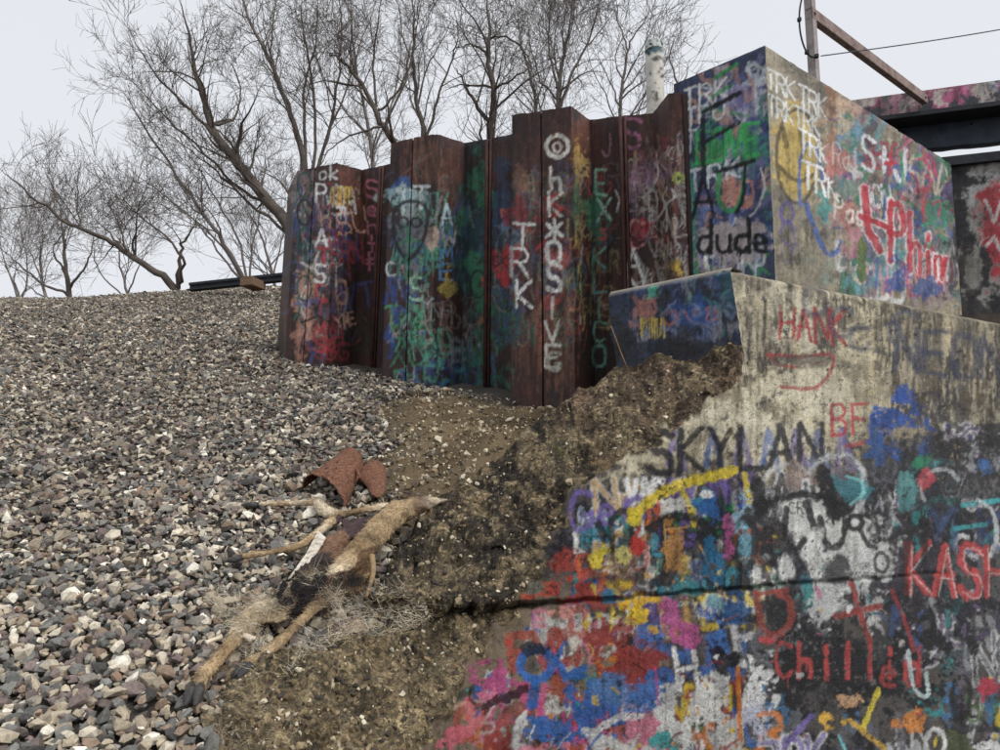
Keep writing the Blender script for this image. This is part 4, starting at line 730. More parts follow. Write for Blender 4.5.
T_('hK', 549, 166, 24, 13, (210, 208, 200), 3.2, .93, 0, .12, vert=True); T_('*', 544, 218, 24, 20, (222, 222, 216), 3.6, .95); T_('O', 547, 242, 20, 13, (220, 220, 214), 3.6, .95); T_('S', 547, 264, 27, 14, (224, 224, 218), 3.8, .95); T_('IVE', 545, 296, 22, 14, (204, 206, 196), 3.2, .9, 0, .12, vert=True); T_('G', 547, 352, 18, 13, (176, 176, 160), 3, .8)
PC.blob(580, 165, 6, 18, (176, 150, 60), .6, .7); PC.blob(580, 240, 5, 30, (130, 120, 70), .5, .7); PC.blob(578, 200, 5, 20, (60, 110, 80), .5, .7)
for k in range(16): x, y = random.uniform(574, 586), random.uniform(150, 330); PC.stroke([(x, y), (x+random.uniform(-3, 3), y+random.uniform(6, 18))], random.uniform(1, 2.2), random.choice([(190, 170, 80), (150, 150, 150), (170, 60, 60), (60, 120, 90), (140, 110, 90)]), .7)
# pan with the pale column, and S ... CAN
PC.blob(596, 215, 8, 26, (40, 110, 80), .75, .5); T_('J', 602, 134, 22, 9, (130, 96, 110), 2, .75); T_('E', 595, 170, 24, 11, (110, 170, 150), 2.6, .9); T_('X', 597, 198, 22, 13, (120, 170, 160), 2.6, .9); T_('s', 598, 218, 22, 12, (190, 60, 66), 2.2, .8); T_('KLICO', 593, 248, 20, 12, (96, 156, 140), 2.4, .88, 0, .22, vert=True); PC.stroke(chaikin([(615, 190), (620, 200), (616, 212)]), 2, (176, 180, 182), .8)
T_('S', 623, 118, 30, 18, (166, 96, 134), 3.2, .88); T_('t', 628, 150, 20, 14, (176, 150, 110), 2.4, .7); T_('AE', 628, 168, 20, 15, (160, 140, 140), 2.4, .6, 0, .1, vert=True); PC.blob(638, 185, 12, 24, (150, 110, 140), .5, .7); PC.blob(640, 228, 12, 18, (160, 36, 50), .85, .5); T_('C', 628, 220, 28, 15, (206, 130, 126), 2.6, .8); T_('A', 625, 250, 26, 16, (222, 222, 218), 3.4, .95); T_('N', 627, 276, 20, 16, (222, 222, 218), 3, .95)
PC.blob(678, 178, 6, 5, (166, 184, 60), .95, .3); PC.blob(678, 178, 2, 2, (40, 46, 30), .9, .2); PC.blob(677, 268, 7, 8, (190, 160, 40), .85, .7); T_('b', 665, 150, 20, 8, (130, 110, 90), 1.6, .5) if 'b' in FONT else None
for k in range(44): x, y = random.uniform(655, 690), random.uniform(130, 290); PC.stroke(chaikin([(x, y), (x+random.uniform(-5, 5), y+random.uniform(4, 10)), (x+random.uniform(-6, 6), y+random.uniform(8, 24))]), random.uniform(1, 2.4), random.choice([(170, 170, 166), (120, 116, 110), (200, 200, 196), (90, 70, 60), (150, 120, 80)]), .65)
clutter(PC, 120, (285, 175, 700, 345), [(150, 60, 66), (96, 96, 120), (120, 110, 100), (60, 100, 90), (70, 90, 140), (150, 130, 110)], (1, 2.6), (8, 26), (.2, .5))
PC.age(.22, -.02, ((66, 42, 38), (42, 32, 34)), .2, .35, .84, .35)
# material: rust where no paint lies
m, t, b = mat_base('rusty_sheet_pile'); a = N(t, 'ShaderNodeVertexColor', layer_name='Col'); tc = N(t, 'ShaderNodeTexCoord')
mp = N(t, 'ShaderNodeMapping'); mp.inputs['Scale'].default_value = (9, 9, 1.6); t.links.new(tc.outputs['Object'], mp.inputs[0])
n1 = N(t, 'ShaderNodeTexNoise', Scale=1.6, Detail=8., Roughness=.7); t.links.new(mp.outputs[0], n1.inputs['Vector']); n2 = N(t, 'ShaderNodeTexNoise', Scale=110., Detail=5., Roughness=.7); t.links.new(tc.outputs['Object'], n2.inputs['Vector'])
r1 = ramp(t, [(.3, g3(.6)), (.5, g3(1)), (.7, (1.35, 1.12, 1.))]); t.links.new(n1.outputs['Fac'], r1.inputs[0]); r2 = ramp(t, [(.35, g3(.7)), (.5, g3(1)), (.7, g3(1.25))]); t.links.new(n2.outputs['Fac'], r2.inputs[0])
c = mixc(t, a.outputs['Color'], r1.outputs[0], 1., 'MULTIPLY'); c = mixc(t, c, r2.outputs[0], 1., 'MULTIPLY'); t.links.new(c, b.inputs['Base Color'])
bp = N(t, 'ShaderNodeBump', Strength=.35, Distance=.006); t.links.new(n2.outputs['Fac'], bp.inputs['Height']); t.links.new(bp.outputs[0], b.inputs['Normal']); b.inputs['Roughness'].default_value = .68; b.inputs['Specular IOR Level'].default_value = .4
M['pile'] = m
TOPS = []; 
for kind, px, py, off in PROF: TOPS.append(at(px, py, line_Y(px, off)))
TOPS = np.array(TOPS); lean = np.interp([p[1] for p in PROF], [288, 400, 540, 690], [-7., -4., 0, 3.])
pw = empty('sheet_pile_wall', (TOPS[9][0], TOPS[9][1], ground_z(TOPS[9][0], TOPS[9][1]))); WL = np.array(pw.location)
tag(pw, 'rusty corrugated steel sheet pile wall covered in spray paint above the gravel', 'retaining wall')
def strip(i, j, gap0=0., gap1=0.):
    A, B = TOPS[i], TOPS[j]; e = B-A; L = np.linalg.norm(e[:2]); nu = max(3, int(L/.010)); f = np.linspace(gap0/L, 1-gap1/L, nu)
    base = min(ground_z(A[0], A[1]), ground_z(B[0], B[1]))-.35; nv = 230; v = np.linspace(0, 1, nv)[:, None]
    T = A[None]+e[None]*f[:, None]; Z = T[None, :, 2]*(1-v)+base*v; dep = T[None, :, 2]-Z
    sl = (lean[i]*(1-f)+lean[j]*f)/190.*.9
    P = np.stack([T[None, :, 0]+0*Z+sl[None]*dep, T[None, :, 1]+0*Z, Z], -1); px, py = proj(P)
    c = PC.sample(px, py); P[..., :2] += PN*(.004*fbm(P*np.array([5, 5, 2.]), 2, 91))[..., None]
    P[:3, :, 2] += .006*fbm(P[:3]*25, 2, 92)
    return P, c
def pile(idx, lab=None):                              # a pile: strips through profile points idx[0]..idx[-1]
    V, F, C, n = [], [], [], 0
    Ps = []
    for i, j in zip(idx[:-1], idx[1:]):
        P, c = strip(i, j, .009 if PROF[i][0] == 'Fs' else 0, .009 if PROF[j][0] == 'Fs' else 0); Ps.append((P, c))
    P = np.concatenate([q if k == 0 else q[:, 1:] for k, (q, _) in enumerate(Ps)], 1); c = np.concatenate([q if k == 0 else q[:, 1:] for k, (_, q) in enumerate(Ps)], 1)
    me = mesh_np('sheet_pile', (P-WL).reshape(-1, 3), grid_faces(P.shape[0], P.shape[1], 0, True), False, c.reshape(-1, 4))
    o = new_obj('sheet_pile', me, M['pile'], pw); so = o.modifiers.new('thick', 'SOLIDIFY'); so.thickness = .014; so.offset = -1
    me.polygons.foreach_set('use_smooth', [False]*len(me.polygons))
    return o
M['slot'] = mat_noise('dark_rust', [(.3, tuple(lin((26, 20, 20)))), (.7, tuple(lin((52, 36, 34))))], 20.)
M['bead'] = mat_noise('rust_bead', [(.3, tuple(lin((46, 32, 32)))), (.7, tuple(lin((84, 52, 44))))], 12., rough=.7)
seams = [k for k, p in enumerate(PROF) if p[0][-1] == 's']; cuts = [0]+seams
for i, j in zip(cuts[:-1], cuts[1:]):
    o = pile(list(range(i, j+1)))
    if j in seams:                                    # interlock: a bead behind a flange slot, in front of a pan joint
        tp_ = TOPS[j]; f = PROF[j][0] == 'Fs'; zb_ = ground_z(tp_[0], tp_[1])-.3; sl = lean[j]/190.*.9
        c2 = np.array([*(tp_[:2]+PN*(-.032 if f else .008)), tp_[2]-.012]); low = c2+np.array([sl*(tp_[2]-zb_), 0, zb_-tp_[2]])
        mb = MB().tube([c2, c2*.5+low*.5, low], .022 if f else .017, 8)
        if not f: q = np.array([*(PD*.035), 0]); mb.tube([c2+q, (c2+low)/2+q, low+q], .011, 6)
        k = mb.build('interlock', M['slot'] if f else M['bead'], pw, True); wm = k.data; k.parent = o

# ------------------------------------------------------------------ steel span, back wall, post, wire, pipe, rail
up = np.array([0, 0, 1.])
gA, gB = at(840, 103.8, 6.36), at(1000, 80, 5.97); gd = gB-gA; gd[2] = 0; gl = np.linalg.norm(gd); gd /= gl; gn = np.array([gd[1], -gd[0], 0])
zt = float(gB[2]); gir = empty('bridge_girder', (gB[0], gB[1], zt-.62))
tag(gir, 'dark steel bridge girder with pink paint on its fascia above the back wall', 'girder')
GL = gl+1.2; gc = gA+gd*GL/2; GC = Canvas(830, 60, 1130, 170, (66, 70, 78))
for x, rx, c_ in ((880, 16, (150, 70, 100)), (900, 18, (52, 58, 68)), (958, 40, (186, 84, 130)), (935, 12, (180, 80, 124)), (985, 14, (176, 168, 162)), (1010, 16, (110, 140, 170))): GC.blob(x, 98-(x-865)*.13, rx, 13, c_, .95, .6)
blots(GC, 50, (850, 75, 1010, 125), [(190, 180, 172), (120, 70, 90), (54, 60, 70), (196, 104, 146), (150, 140, 136)], (2, 8), (.4, .8)); clutter(GC, 14, (905, 78, 1000, 108), [(206, 196, 190)], (1, 2.5), (8, 18), (.4, .7), up=0)
GC.age(.4, 0., ((90, 84, 84), (44, 48, 56)), .3, .3, .85)
u = np.linspace(0, GL, 260)[None]; v = np.linspace(0, -.20, 24)[:, None]
P = np.stack([gA[0]+gd[0]*u+0*v, gA[1]+gd[1]*u+0*v, zt+v+0*u], -1); px, py = proj(P); cc = GC.sample(px, py); bk = [P[0]-gn*.16, P[-1]-gn*.16]
P2 = np.concatenate([bk[0][None], P, bk[1][None], bk[0][None]]); c2 = np.concatenate([cc[:1], cc, np.broadcast_to(np.append(lin((50, 54, 62)), 1), (2, 260, 4))])
new_obj('fascia', mesh_np('fascia', (P2-np.array(gir.location)).reshape(-1, 3), grid_faces(27, 260, 0, True), False, c2.reshape(-1, 4)), M['block'], gir)
MB().box(gc-gn*.10+up*(zt-gc[2]-.225), gd*GL/2, gn*.14, up*.02).build('flange', M['steel_black'], gir)  # under-flange kept black to stand for the shadow gap below the fascia
# rough web plate, wavy lower edge
u = np.linspace(0, GL, 120)[None]; v = np.linspace(0, 1, 20)[:, None]; bot = -.475+.012*fbm(P3(u*9, 0*u), 3, 5)
P = np.stack([gA[0]+gd[0]*u-gn[0]*.2+0*v, gA[1]+gd[1]*u-gn[1]*.2+0*v, zt-.245+v*(bot+.245)], -1); P[..., :3] += gn*(.012*fbm(P*np.array([3, 3, 9.]), 3, 8))[..., None]
bkk = P-gn*.10; PP = np.concatenate([P, bkk[::-1]])
new_obj('web', mesh_np('web', (PP-np.array(gir.location)).reshape(-1, 3), grid_faces(40, 120, 0, True), True), M['steel_dark'], gir)
for k in range(4):
    q = gA+gd*(.55+k*.55)-gn*.193; q[2] = zt-.285; mb = MB()
    mb.tube([q, q+gn*.016], .013, 8).build('rivet', M['steel_black'], gir)

wA = at(955, 164, 5.75); wd_ = gd; wallz = float(at(1000, 152, 5.62)[2])
bw = empty('back_wall', (wA[0], wA[1], ZL)); tag(bw, 'dark back wall with red and white painted panel under the steel girder', 'wall')
BC = Canvas(930, 140, 1150, 330, (44, 44, 48)); blots(BC, 40, (940, 150, 1140, 320), [(54, 52, 54), (36, 36, 40), (72, 68, 66)], (6, 18), (.5, .9))
BC.blob(1000, 225, 34, 58, (150, 148, 144), .85, .5); BC.blob(992, 190, 20, 14, (170, 170, 170), .6, .7); BC.blob(992, 228, 13, 40, (168, 44, 56), .95, .35); BC.blob(1020, 228, 13, 40, (168, 44, 56), .95, .35); BC.stroke([(985, 200), (994, 222), (1002, 198)], 3.4, (196, 190, 188), .9); BC.stroke([(986, 246), (994, 236), (1003, 258)], 3, (196, 190, 188), .85); BC.blob(975, 262, 9, 12, (120, 118, 108), .7); clutter(BC, 20, (970, 185, 1020, 270), [(190, 188, 186), (80, 76, 78), (150, 40, 50)], (1, 2.6), (6, 16), (.4, .8))
BC.age(.3, 0., ((60, 58, 58),), .3, .3, .9)
u = np.linspace(-.3, 1.9, 200)[None]; v = np.linspace(wallz-.07, ZL+.13, 130)[:, None]; P = np.stack([wA[0]+wd_[0]*u+0*v, wA[1]+wd_[1]*u+0*v, v+0*u], -1); px, py = proj(P)
cb = BC.sample(px, py); P = P+gn*(.004*fbm(P*9, 3, 77))[..., None]; Pb = np.concatenate([P, (P[::-1]-gn*.4)[:1], (P[:1]-gn*.4)]); cb = np.concatenate([cb, cb[-1:], cb[:1]])
new_obj('wall_face', mesh_np('wall_face', (Pb-np.array(bw.location)).reshape(-1, 3), grid_faces(132, 200, 0, True), True, cb.reshape(-1, 4)), M['block'], bw)
mid = wA+wd_*.8
MB().box([mid[0]-gn[0]*.17, mid[1]-gn[1]*.17, wallz-.03], wd_*1.1, gn*.215, up*.038).build('coping', M['steel_black'], bw)
M['brownstone'] = mat_noise('dirty_brown_concrete', [(.3, tuple(lin((52, 46, 44)))), (.7, tuple(lin((88, 78, 70))))], 9.)
MB().box([mid[0]-gn[0]*.12, mid[1]-gn[1]*.12, ZL+.06], wd_*1.1, gn*.22, up*.068).build('plinth', M['brownstone'], bw)

pb_ = at(818, 78, 4.72); hp = 1.3; post = empty('steel_frame', (pb_[0], pb_[1], ZU)); tag(post, 'weathered pale steel post with a rusty diagonal brace on top of the block', 'post')
a1 = np.array([RD2[0], RD2[1], 0]); a2 = np.array([-RD2[1], RD2[0], 0]); b0 = np.array([pb_[0], pb_[1], ZU-.006]); tv = np.array([-.012, .0, hp])
MB().box(b0+tv/2, a1*.026, a2*.004, tv/2).box(b0+tv/2-a1*.024+a2*.028, a1*.004, a2*.0237, tv/2*.9995).build('upright', M['pale_post'], post)
MB().box(b0+up*.006, a1*.06, a2*.06, up*.005).build('base_plate', M['pale_post'], post)
d0 = at(812, 12, 4.7); d1 = at(927, 99, 6.09); dv = d1-d0; L = np.linalg.norm(dv); dh = dv/L; s1 = np.cross(dh, up); s1 /= np.linalg.norm(s1); s2 = np.cross(s1, dh)
mb = MB(); mb.box((d0+d1)/2, dh*L/2, s1*.004, s2*.036).box((d0+d1)/2+s2*.036-s1*.02, dh*L/2, s1*.023, s2*.004).box((d0+d1)/2-s2*.036-s1*.02, dh*L/2, s1*.023, s2*.004)
mb.build('brace', M['rust_pink'], post)
for q in (d0+dh*.03, d1-dh*.05): MB().tube([q+s1*.003, q+s1*.016], .011, 6).build('bolt', M['rust_pink'], post)
w0 = at(821, 56, 4.7); w1 = at(1150, 0, 4.75); f = np.linspace(0, 1, 30)[:, None]; wp = w0*(1-f)+w1*f; wp[:, 2] -= .03*np.sin(f[:, 0]*np.pi)
wr = MB().tube(wp, .0042, 5).build('overhead_wire', M['wire'], None, True); tag(wr, 'thin straight wire running right from the steel post across the sky', 'wire')
cpth = chaikin([at(x, y, 4.68) for x, y in ((806, -14), (800, 4), (799, 22), (801, 38), (806, 52), (812, 58), (817, 56))], 2); cb_ = empty('loose_cable', tuple(cpth[-1])); tag(cb_, 'drooping dark cable with small clips hanging beside the steel post', 'cable')
MB().tube(cpth, .006, 6).build('cable', M['steel_black'], cb_, True)
for i in (len(cpth)//3, 2*len(cpth)//3, len(cpth)-2): MB().box(cpth[i], (.012, 0, 0), (0, .012, 0), (0, 0, .014)).build('clip', M['steel_black'], cb_, bevel=.003)

# white pipe behind the piles
pt = at(654, 44, 9.); pr_ = .118; gz = float(ground_z(pt[0], 9.)); pipe = empty('white_pipe', (pt[0], 9., gz)); tag(pipe, 'white flaking round pipe with a dark band standing behind the sheet piles', 'pipe')
KC = Canvas(630, 30, 680, 260, (216, 212, 202)); blots(KC, 30, (640, 55, 668, 250), [(196, 192, 182), (226, 224, 216), (170, 166, 156)], (2, 7), (.4, .8), streak=.5); KC.blob(654, 47, 14, 6, (60, 96, 108), .95, .2); blots(KC, 16, (642, 40, 668, 54), [(30, 40, 46), (206, 206, 200), (40, 80, 92)], (1, 2.6), (.7, .95)); blots(KC, 26, (645, 58, 666, 96), [(74, 64, 58), (96, 84, 74), (50, 44, 42)], (.8, 2.4), (.7, .95), rough=1.)
th = np.linspace(0, 2*np.pi, 49)[None]; v = np.linspace(pt[2], gz-.2, 220)[:, None]; P = np.stack([pt[0]+pr_*np.cos(th)+0*v, 9+pr_*np.sin(th)+0*v, v+0*th], -1); px, py = proj(P); cc = KC.sample(px, py)
inn = P[:6].copy(); inn[..., 0] = pt[0]+(inn[..., 0]-pt[0])*.93; inn[..., 1] = 9+(inn[..., 1]-9)*.93; P = np.concatenate([inn[::-1], P]); cc = np.concatenate([cc[:6], cc])
new_obj('shaft', mesh_np('shaft', (P-np.array(pipe.location)).reshape(-1, 3), grid_faces(226, 49, 0, False), True, cc.reshape(-1, 4)), M['block'], pipe)
M['teal_band'] = mat_noise('flaking_teal_band', [(.36, tuple(lin((44, 56, 62)))), (.42, tuple(lin((120, 140, 146)))), (.47, tuple(lin((206, 206, 200))))], 16., rough=.7)
v = np.array([pt[2]+.004, pt[2]+.006, pt[2]-.10, pt[2]-.104])[:, None]; rr = np.array([pr_*.92, pr_*1.05, pr_*1.05, pr_*.99])[:, None]; P = np.stack([pt[0]+rr*np.cos(th), 9+rr*np.sin(th), v+0*th], -1)
new_obj('cap_band', mesh_np('cap_band', (P-np.array(pipe.location)).reshape(-1, 3), grid_faces(4, 49, 0, False), False), M['teal_band'], pipe)

# steel rail lying on the crest
r0, r1 = at(190, 287, 11.9), at(330, 272, 11.3); dv = r1-r0; L = np.linalg.norm(dv); dh = dv/L; sh = np.cross(dh, up); sh /= np.linalg.norm(sh); su = np.cross(sh, dh); mid = (r0+r1)/2
rl = empty('old_rail', tuple(mid)); tag(rl, 'black steel rail lying along the gravel crest behind the piles', 'rail')
MB().box(mid+su*.045, dh*L/2, sh*.035, su*.022).build('head', M['steel_black'], rl); MB().box(mid-su*.012, dh*L/2, sh*.010, su*.0345).build('stem', M['steel_black'], rl); MB().box(mid-su*.058, dh*L/2, sh*.07, su*.011).build('foot', M['steel_black'], rl)
tb = at(253, 282, 11.4); tie = MB().box(tb-up*.03, dh*.11, sh*.2, up*.07).build('timber_block', mat_noise('old_timber', [(.3, tuple(lin((92, 72, 56)))), (.7, tuple(lin((132, 108, 88))))], 8., stretch=(1, 6, 6)), None, bevel=.008); tag(tie, 'short brown timber block beside the black rail on the crest', 'timber')
# dry stalk by the parapet
sk = chaikin([at(611, 326, 4.16), at(617, 342, 4.14), at(623, 358, 4.14), at(631, 376, 4.14)], 2); o = MB().tube(sk, .0035, 5).build('dry_stalk', M['stalk'], None, True); tag(o, 'thin dry bent stalk standing between the piles and the parapet', 'plant')

# ------------------------------------------------------------------ bare trees
def build_tree(limbs, depth, seed, mat, label, dens=1., rbase=.10, twig=.0038, levels=3, tlen=1.):
    """limbs: pixel polylines (base first) at about one depth; side shoots grow from them"""
    rg = np.random.default_rng(seed); B0 = at(limbs[0][0][0], limbs[0][0][1], depth)
    gz = float(ground_z(B0[0], depth)); segs = []
    def grow(pts, rad, lvl):
        pts = np.asarray(pts); segs.append((pts, rad, lvl))
        if lvl >= levels: return
        L = np.linalg.norm(np.diff(pts, axis=0), axis=1).sum()
        n = int((3.4, 3.6, 3.4)[min(lvl, 2)]*dens*max(L, .5)/(1., .62, .42)[min(lvl, 2)]*.62)+1
        cum = np.concatenate([[0], np.cumsum(np.linalg.norm(np.diff(pts, axis=0), axis=1))])
        for _ in range(n):
            f = rg.uniform(.22 if lvl == 0 else .1, 1.)**.8; s = f*cum[-1]; k = min(np.searchsorted(cum, s, 'right')-1, len(pts)-2)
            p = pts[k]+(pts[k+1]-pts[k])*((s-cum[k])/(cum[k+1]-cum[k]+1e-9)); t = pts[k+1]-pts[k]; t = t/np.linalg.norm(t)
            r = rg.normal(size=3); r -= t*(r@t); r /= np.linalg.norm(r)+1e-9; an = rg.uniform(.45, 1.05); d = t*math.cos(an)+r*math.sin(an); d[2] += .22; d /= np.linalg.norm(d)
            r0 = np.interp(s, cum, rad)*rg.uniform(.35, .6); ln = (rg.uniform(1.1, 2.9), rg.uniform(.6, 1.5), rg.uniform(.25, .75))[min(lvl, 2)]*tlen*(1.15-.5*f)
            m = (7, 4, 3)[min(lvl, 2)]; q = [p]; c = rg.normal(size=3)*.10; c[2] += .06
            for i in range(m): d = d+c+rg.normal(size=3)*(.17, .15, .12)[min(lvl, 2)]; d /= np.linalg.norm(d); q.append(q[-1]+d*ln/m)
            r0 = max(r0, twig*1.15) if lvl < 2 else twig*1.1
            grow(np.array(q), np.linspace(min(r0, .045), twig*.7, m+1), lvl+1)
    for k, lb in enumerate(limbs):
        w = lb[0][2] if len(lb[0]) > 2 else None; lb = np.array([q[:2] for q in lb], float)
        n = len(lb); yy = depth+np.concatenate([[0], np.cumsum(rg.normal(size=n-1)*.22)])
        if k:                                         # spring from the nearest point of an earlier limb
            j = np.argmin(((PXY-lb[0])**2).sum(1)); lb[0] = PXY[j]; yy += PYY[j]-depth
        q = np.array([at(x, y, d_) for (x, y), d_ in zip(lb, yy)]); p = chaikin(q, 2)
        f_ = np.linspace(0, n-1, 8*n); dx_ = np.stack([np.interp(f_, np.arange(n), lb[:, 0]), np.interp(f_, np.arange(n), lb[:, 1])], 1); dy_ = np.interp(f_, np.arange(n), yy)
        PXY, PYY = (dx_, dy_) if not k else (np.concatenate([PXY, dx_]), np.concatenate([PYY, dy_]))
        p[1:-1] += rg.normal(size=(len(p)-2, 3))*.018
        r0 = (rbase*(1 if k == 0 else .72) if w is None else w)*.72
        grow(p, np.maximum(r0*(1-np.linspace(0, 1, len(p)))**.85, twig), 0)
    root = np.array([B0[0], depth, gz-.3]); first = segs[0]
    V, F, n = [], [], 0; VT, FT, nT = [], [], 0
    trunk_n = len(limbs)
    i0 = 0
    allV = {0: [], 1: []}; allF = {0: [], 1: []}; cnt = {0: 0, 1: 0}
    # a stump carries the limbs down into the ground
    stump = np.array([root, root*.5+B0*.5, B0]); segs.append((stump, np.array([rbase*1.2, rbase*.9, rbase*.72]), 0))
    bag = {}
    for pts, rad, lvl in segs: bag.setdefault((len(pts), lvl), []).append((pts, rad))
    for (m, lvl), lst in bag.items():                 # all shoots with the same number of joints at once
        sides = (7, 4, 3, 3)[min(lvl, 3)]; b = 0 if lvl == 0 else 1
        Pm_ = np.stack([q for q, _ in lst]); Rm_ = np.stack([r for _, r in lst]); T = np.gradient(Pm_, axis=1); T /= np.linalg.norm(T, axis=2)[..., None]+1e-9
        rf = np.where((np.abs(T[:, :1, 2:]) < .9), np.array([0, 0, 1.]), np.array([1., 0, 0])); A = np.cross(T, rf); A /= np.linalg.norm(A, axis=2)[..., None]+1e-9; B = np.cross(T, A)
        th = np.linspace(0, 2*np.pi, sides, endpoint=False); v = Pm_[:, :, None]+Rm_[:, :, None, None]*(np.cos(th)[:, None]*A[:, :, None]+np.sin(th)[:, None]*B[:, :, None])
        k_, j_ = np.meshgrid(np.arange(m-1), np.arange(sides), indexing='ij'); a_ = (k_*sides+j_).ravel(); b_ = (k_*sides+(j_+1) % sides).ravel(); f = np.stack([a_, b_, b_+sides, a_+sides], 1)
        f = (f[None]+(np.arange(len(lst))*m*sides)[:, None, None]).reshape(-1, 4)+cnt[b]; allV[b].append(v.reshape(-1, 3)); allF[b].append(f); cnt[b] += v.shape[0]*m*sides
    tr = empty('bare_tree', tuple(root)); tag(tr, label, 'tree', 'bare trees behind the gravel crest')
    for b, nm in ((0, 'trunk'), (1, 'crown')):
        if allV[b]: new_obj(nm, mesh_np(nm, np.concatenate(allV[b])-root, np.concatenate(allF[b]), True), mat, tr)
    return sum(len(f) for f in allF[0])+sum(len(f) for f in allF[1])
nt_ = 0
nt_ += build_tree([[(330, 300), (302, 245), (275, 210), (245, 172), (226, 148), (212, 130), (206, 108), (195, 72), (190, 40), (180, 0)], [(226, 148, .07), (210, 130), (180, 100), (150, 70), (128, 28)], [(216, 124, .05), (232, 122), (241, 106), (240, 80), (228, 52)], [(275, 210, .06), (240, 190), (200, 150), (160, 110), (118, 65)], [(302, 245, .06), (265, 215), (225, 180), (205, 160), (170, 135)], [(330, 300, .05), (300, 225), (290, 190), (268, 172), (250, 168)]],
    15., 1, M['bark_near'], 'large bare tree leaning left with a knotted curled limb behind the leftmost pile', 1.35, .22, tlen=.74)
nt_ += build_tree([[(322, 310), (310, 210), (302, 150), (290, 110), (272, 65), (245, 12), (238, -30)], [(310, 180, .07), (305, 120), (302, 95), (318, 40), (316, -20)], [(312, 190, .07), (318, 145), (310, 62), (302, 20), (300, -30)], [(314, 200, .07), (326, 140), (340, 80), (342, 20), (338, -30)], [(312, 190, .05), (296, 130), (282, 92), (272, 60), (262, 20), (262, -20)], [(314, 200, .05), (330, 130), (345, 95), (362, 40), (380, -10)]],
    16.5, 2, M['bark'], 'tall many stemmed bare tree with upright branches just above the leftmost pile', .95, .15, tlen=.9)
nt_ += build_tree([[(420, 290), (404, 160), (385, 128), (376, 112), (360, 78), (340, 58), (325, 52)], [(385, 128, .05), (400, 95), (412, 62), (418, 20), (425, -20)], [(376, 112, .05), (372, 60), (378, 20), (384, -20)], [(385, 128, .045), (360, 130), (335, 145), (318, 160)], [(376, 112, .05), (392, 100), (410, 70), (402, 30), (395, -10)]],
    15.5, 3, M['bark_near'], 'bare tree with a thick crooked limb bending left between the first two pile flanges', 1.0, .14)
nt_ += build_tree([[(190, 320), (172, 281), (150, 268), (130, 255), (110, 240), (82, 232), (50, 210), (20, 186), (0, 170)], [(185, 290, .07), (180, 262), (181, 246), (190, 232), (202, 222)], [(182, 285, .05), (186, 260), (170, 240), (140, 216), (118, 200)], [(134, 258, .04), (134, 236), (142, 218)], [(120, 246, .035), (105, 228), (92, 216)]],
    14., 4, M['bark_near'], 'low bare tree with one long limb reaching far left over the gravel crest', 1.05, .12, tlen=.85)
nt_ += build_tree([[(72, 325), (70, 296), (66, 268), (64, 240), (60, 205)], [(70, 296, .06), (48, 288), (28, 272), (12, 258), (-4, 245)], [(70, 290, .06), (82, 272), (94, 250), (92, 225)], [(66, 275, .05), (58, 262), (50, 250), (62, 236), (70, 220)]], 19., 5, M['bark'], 'small forked bare tree on the far left crest', 1.1, .13)
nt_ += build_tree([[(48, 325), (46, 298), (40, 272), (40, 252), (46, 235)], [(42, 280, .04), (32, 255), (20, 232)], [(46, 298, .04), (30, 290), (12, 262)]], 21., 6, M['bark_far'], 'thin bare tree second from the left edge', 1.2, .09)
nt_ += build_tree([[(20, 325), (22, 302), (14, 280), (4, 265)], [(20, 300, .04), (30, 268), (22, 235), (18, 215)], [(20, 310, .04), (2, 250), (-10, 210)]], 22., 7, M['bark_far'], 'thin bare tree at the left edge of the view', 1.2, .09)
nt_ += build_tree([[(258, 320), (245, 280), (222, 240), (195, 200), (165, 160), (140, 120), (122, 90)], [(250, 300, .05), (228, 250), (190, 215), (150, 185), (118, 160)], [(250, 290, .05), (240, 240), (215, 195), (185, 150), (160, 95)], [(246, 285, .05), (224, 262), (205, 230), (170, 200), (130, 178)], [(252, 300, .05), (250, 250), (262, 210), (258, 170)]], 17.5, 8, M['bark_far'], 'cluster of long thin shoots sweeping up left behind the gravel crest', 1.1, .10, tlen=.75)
nt_ += build_tree([[(428, 300), (424, 140), (418, 105), (412, 60), (415, 20), (410, -20)], [(426, 150, .06), (432, 120), (440, 88), (452, 62), (458, 35), (455, 0)], [(418, 105, .04), (425, 70), (440, 45), (452, 20)]], 17., 9, M['bark'], 'slender bare tree forking in two above the second pile flange', 1.0, .11)
nt_ += build_tree([[(492, 300), (490, 132), (494, 112), (494, 88), (488, 62), (490, 35), (488, 10), (482, -20)], [(488, 125, .08), (476, 105), (468, 92), (462, 78), (455, 67)], [(490, 55, .05), (478, 46), (465, 44), (450, 52)], [(492, 38, .04), (515, 36), (530, 60), (535, 85)], [(492, 90, .04), (515, 78), (535, 62), (548, 40)]], 15.5, 10, M['bark_near'], 'gnarled bare tree with a snaking trunk above the green painted pan', .95, .14)
nt_ += build_tree([[(558, 300), (558, 106), (560, 78), (565, 50), (570, 20), (575, -20)], [(560, 110, .06), (572, 72), (588, 45), (598, 10), (602, -20)], [(559, 90, .05), (550, 60), (548, 30), (552, -15)], [(560, 100, .04), (540, 80), (530, 50), (528, 10)], [(588, 45, .03), (604, 28), (614, 8)]], 16., 11, M['bark'], 'slim bare tree with upright forks above the pile lettered in white', 1.1, .10)
nt_ += build_tree([[(617, 300), (618, 112), (625, 75), (627, 50), (638, 30), (652, 6)], [(627, 50, .03), (620, 28), (616, 4), (618, -20)], [(618, 105, .03), (606, 75), (598, 55)], [(620, 95, .03), (640, 72), (650, 58)]], 15., 12, M['bark'], 'thin bare sapling just left of the white pipe', 1.1, .07)
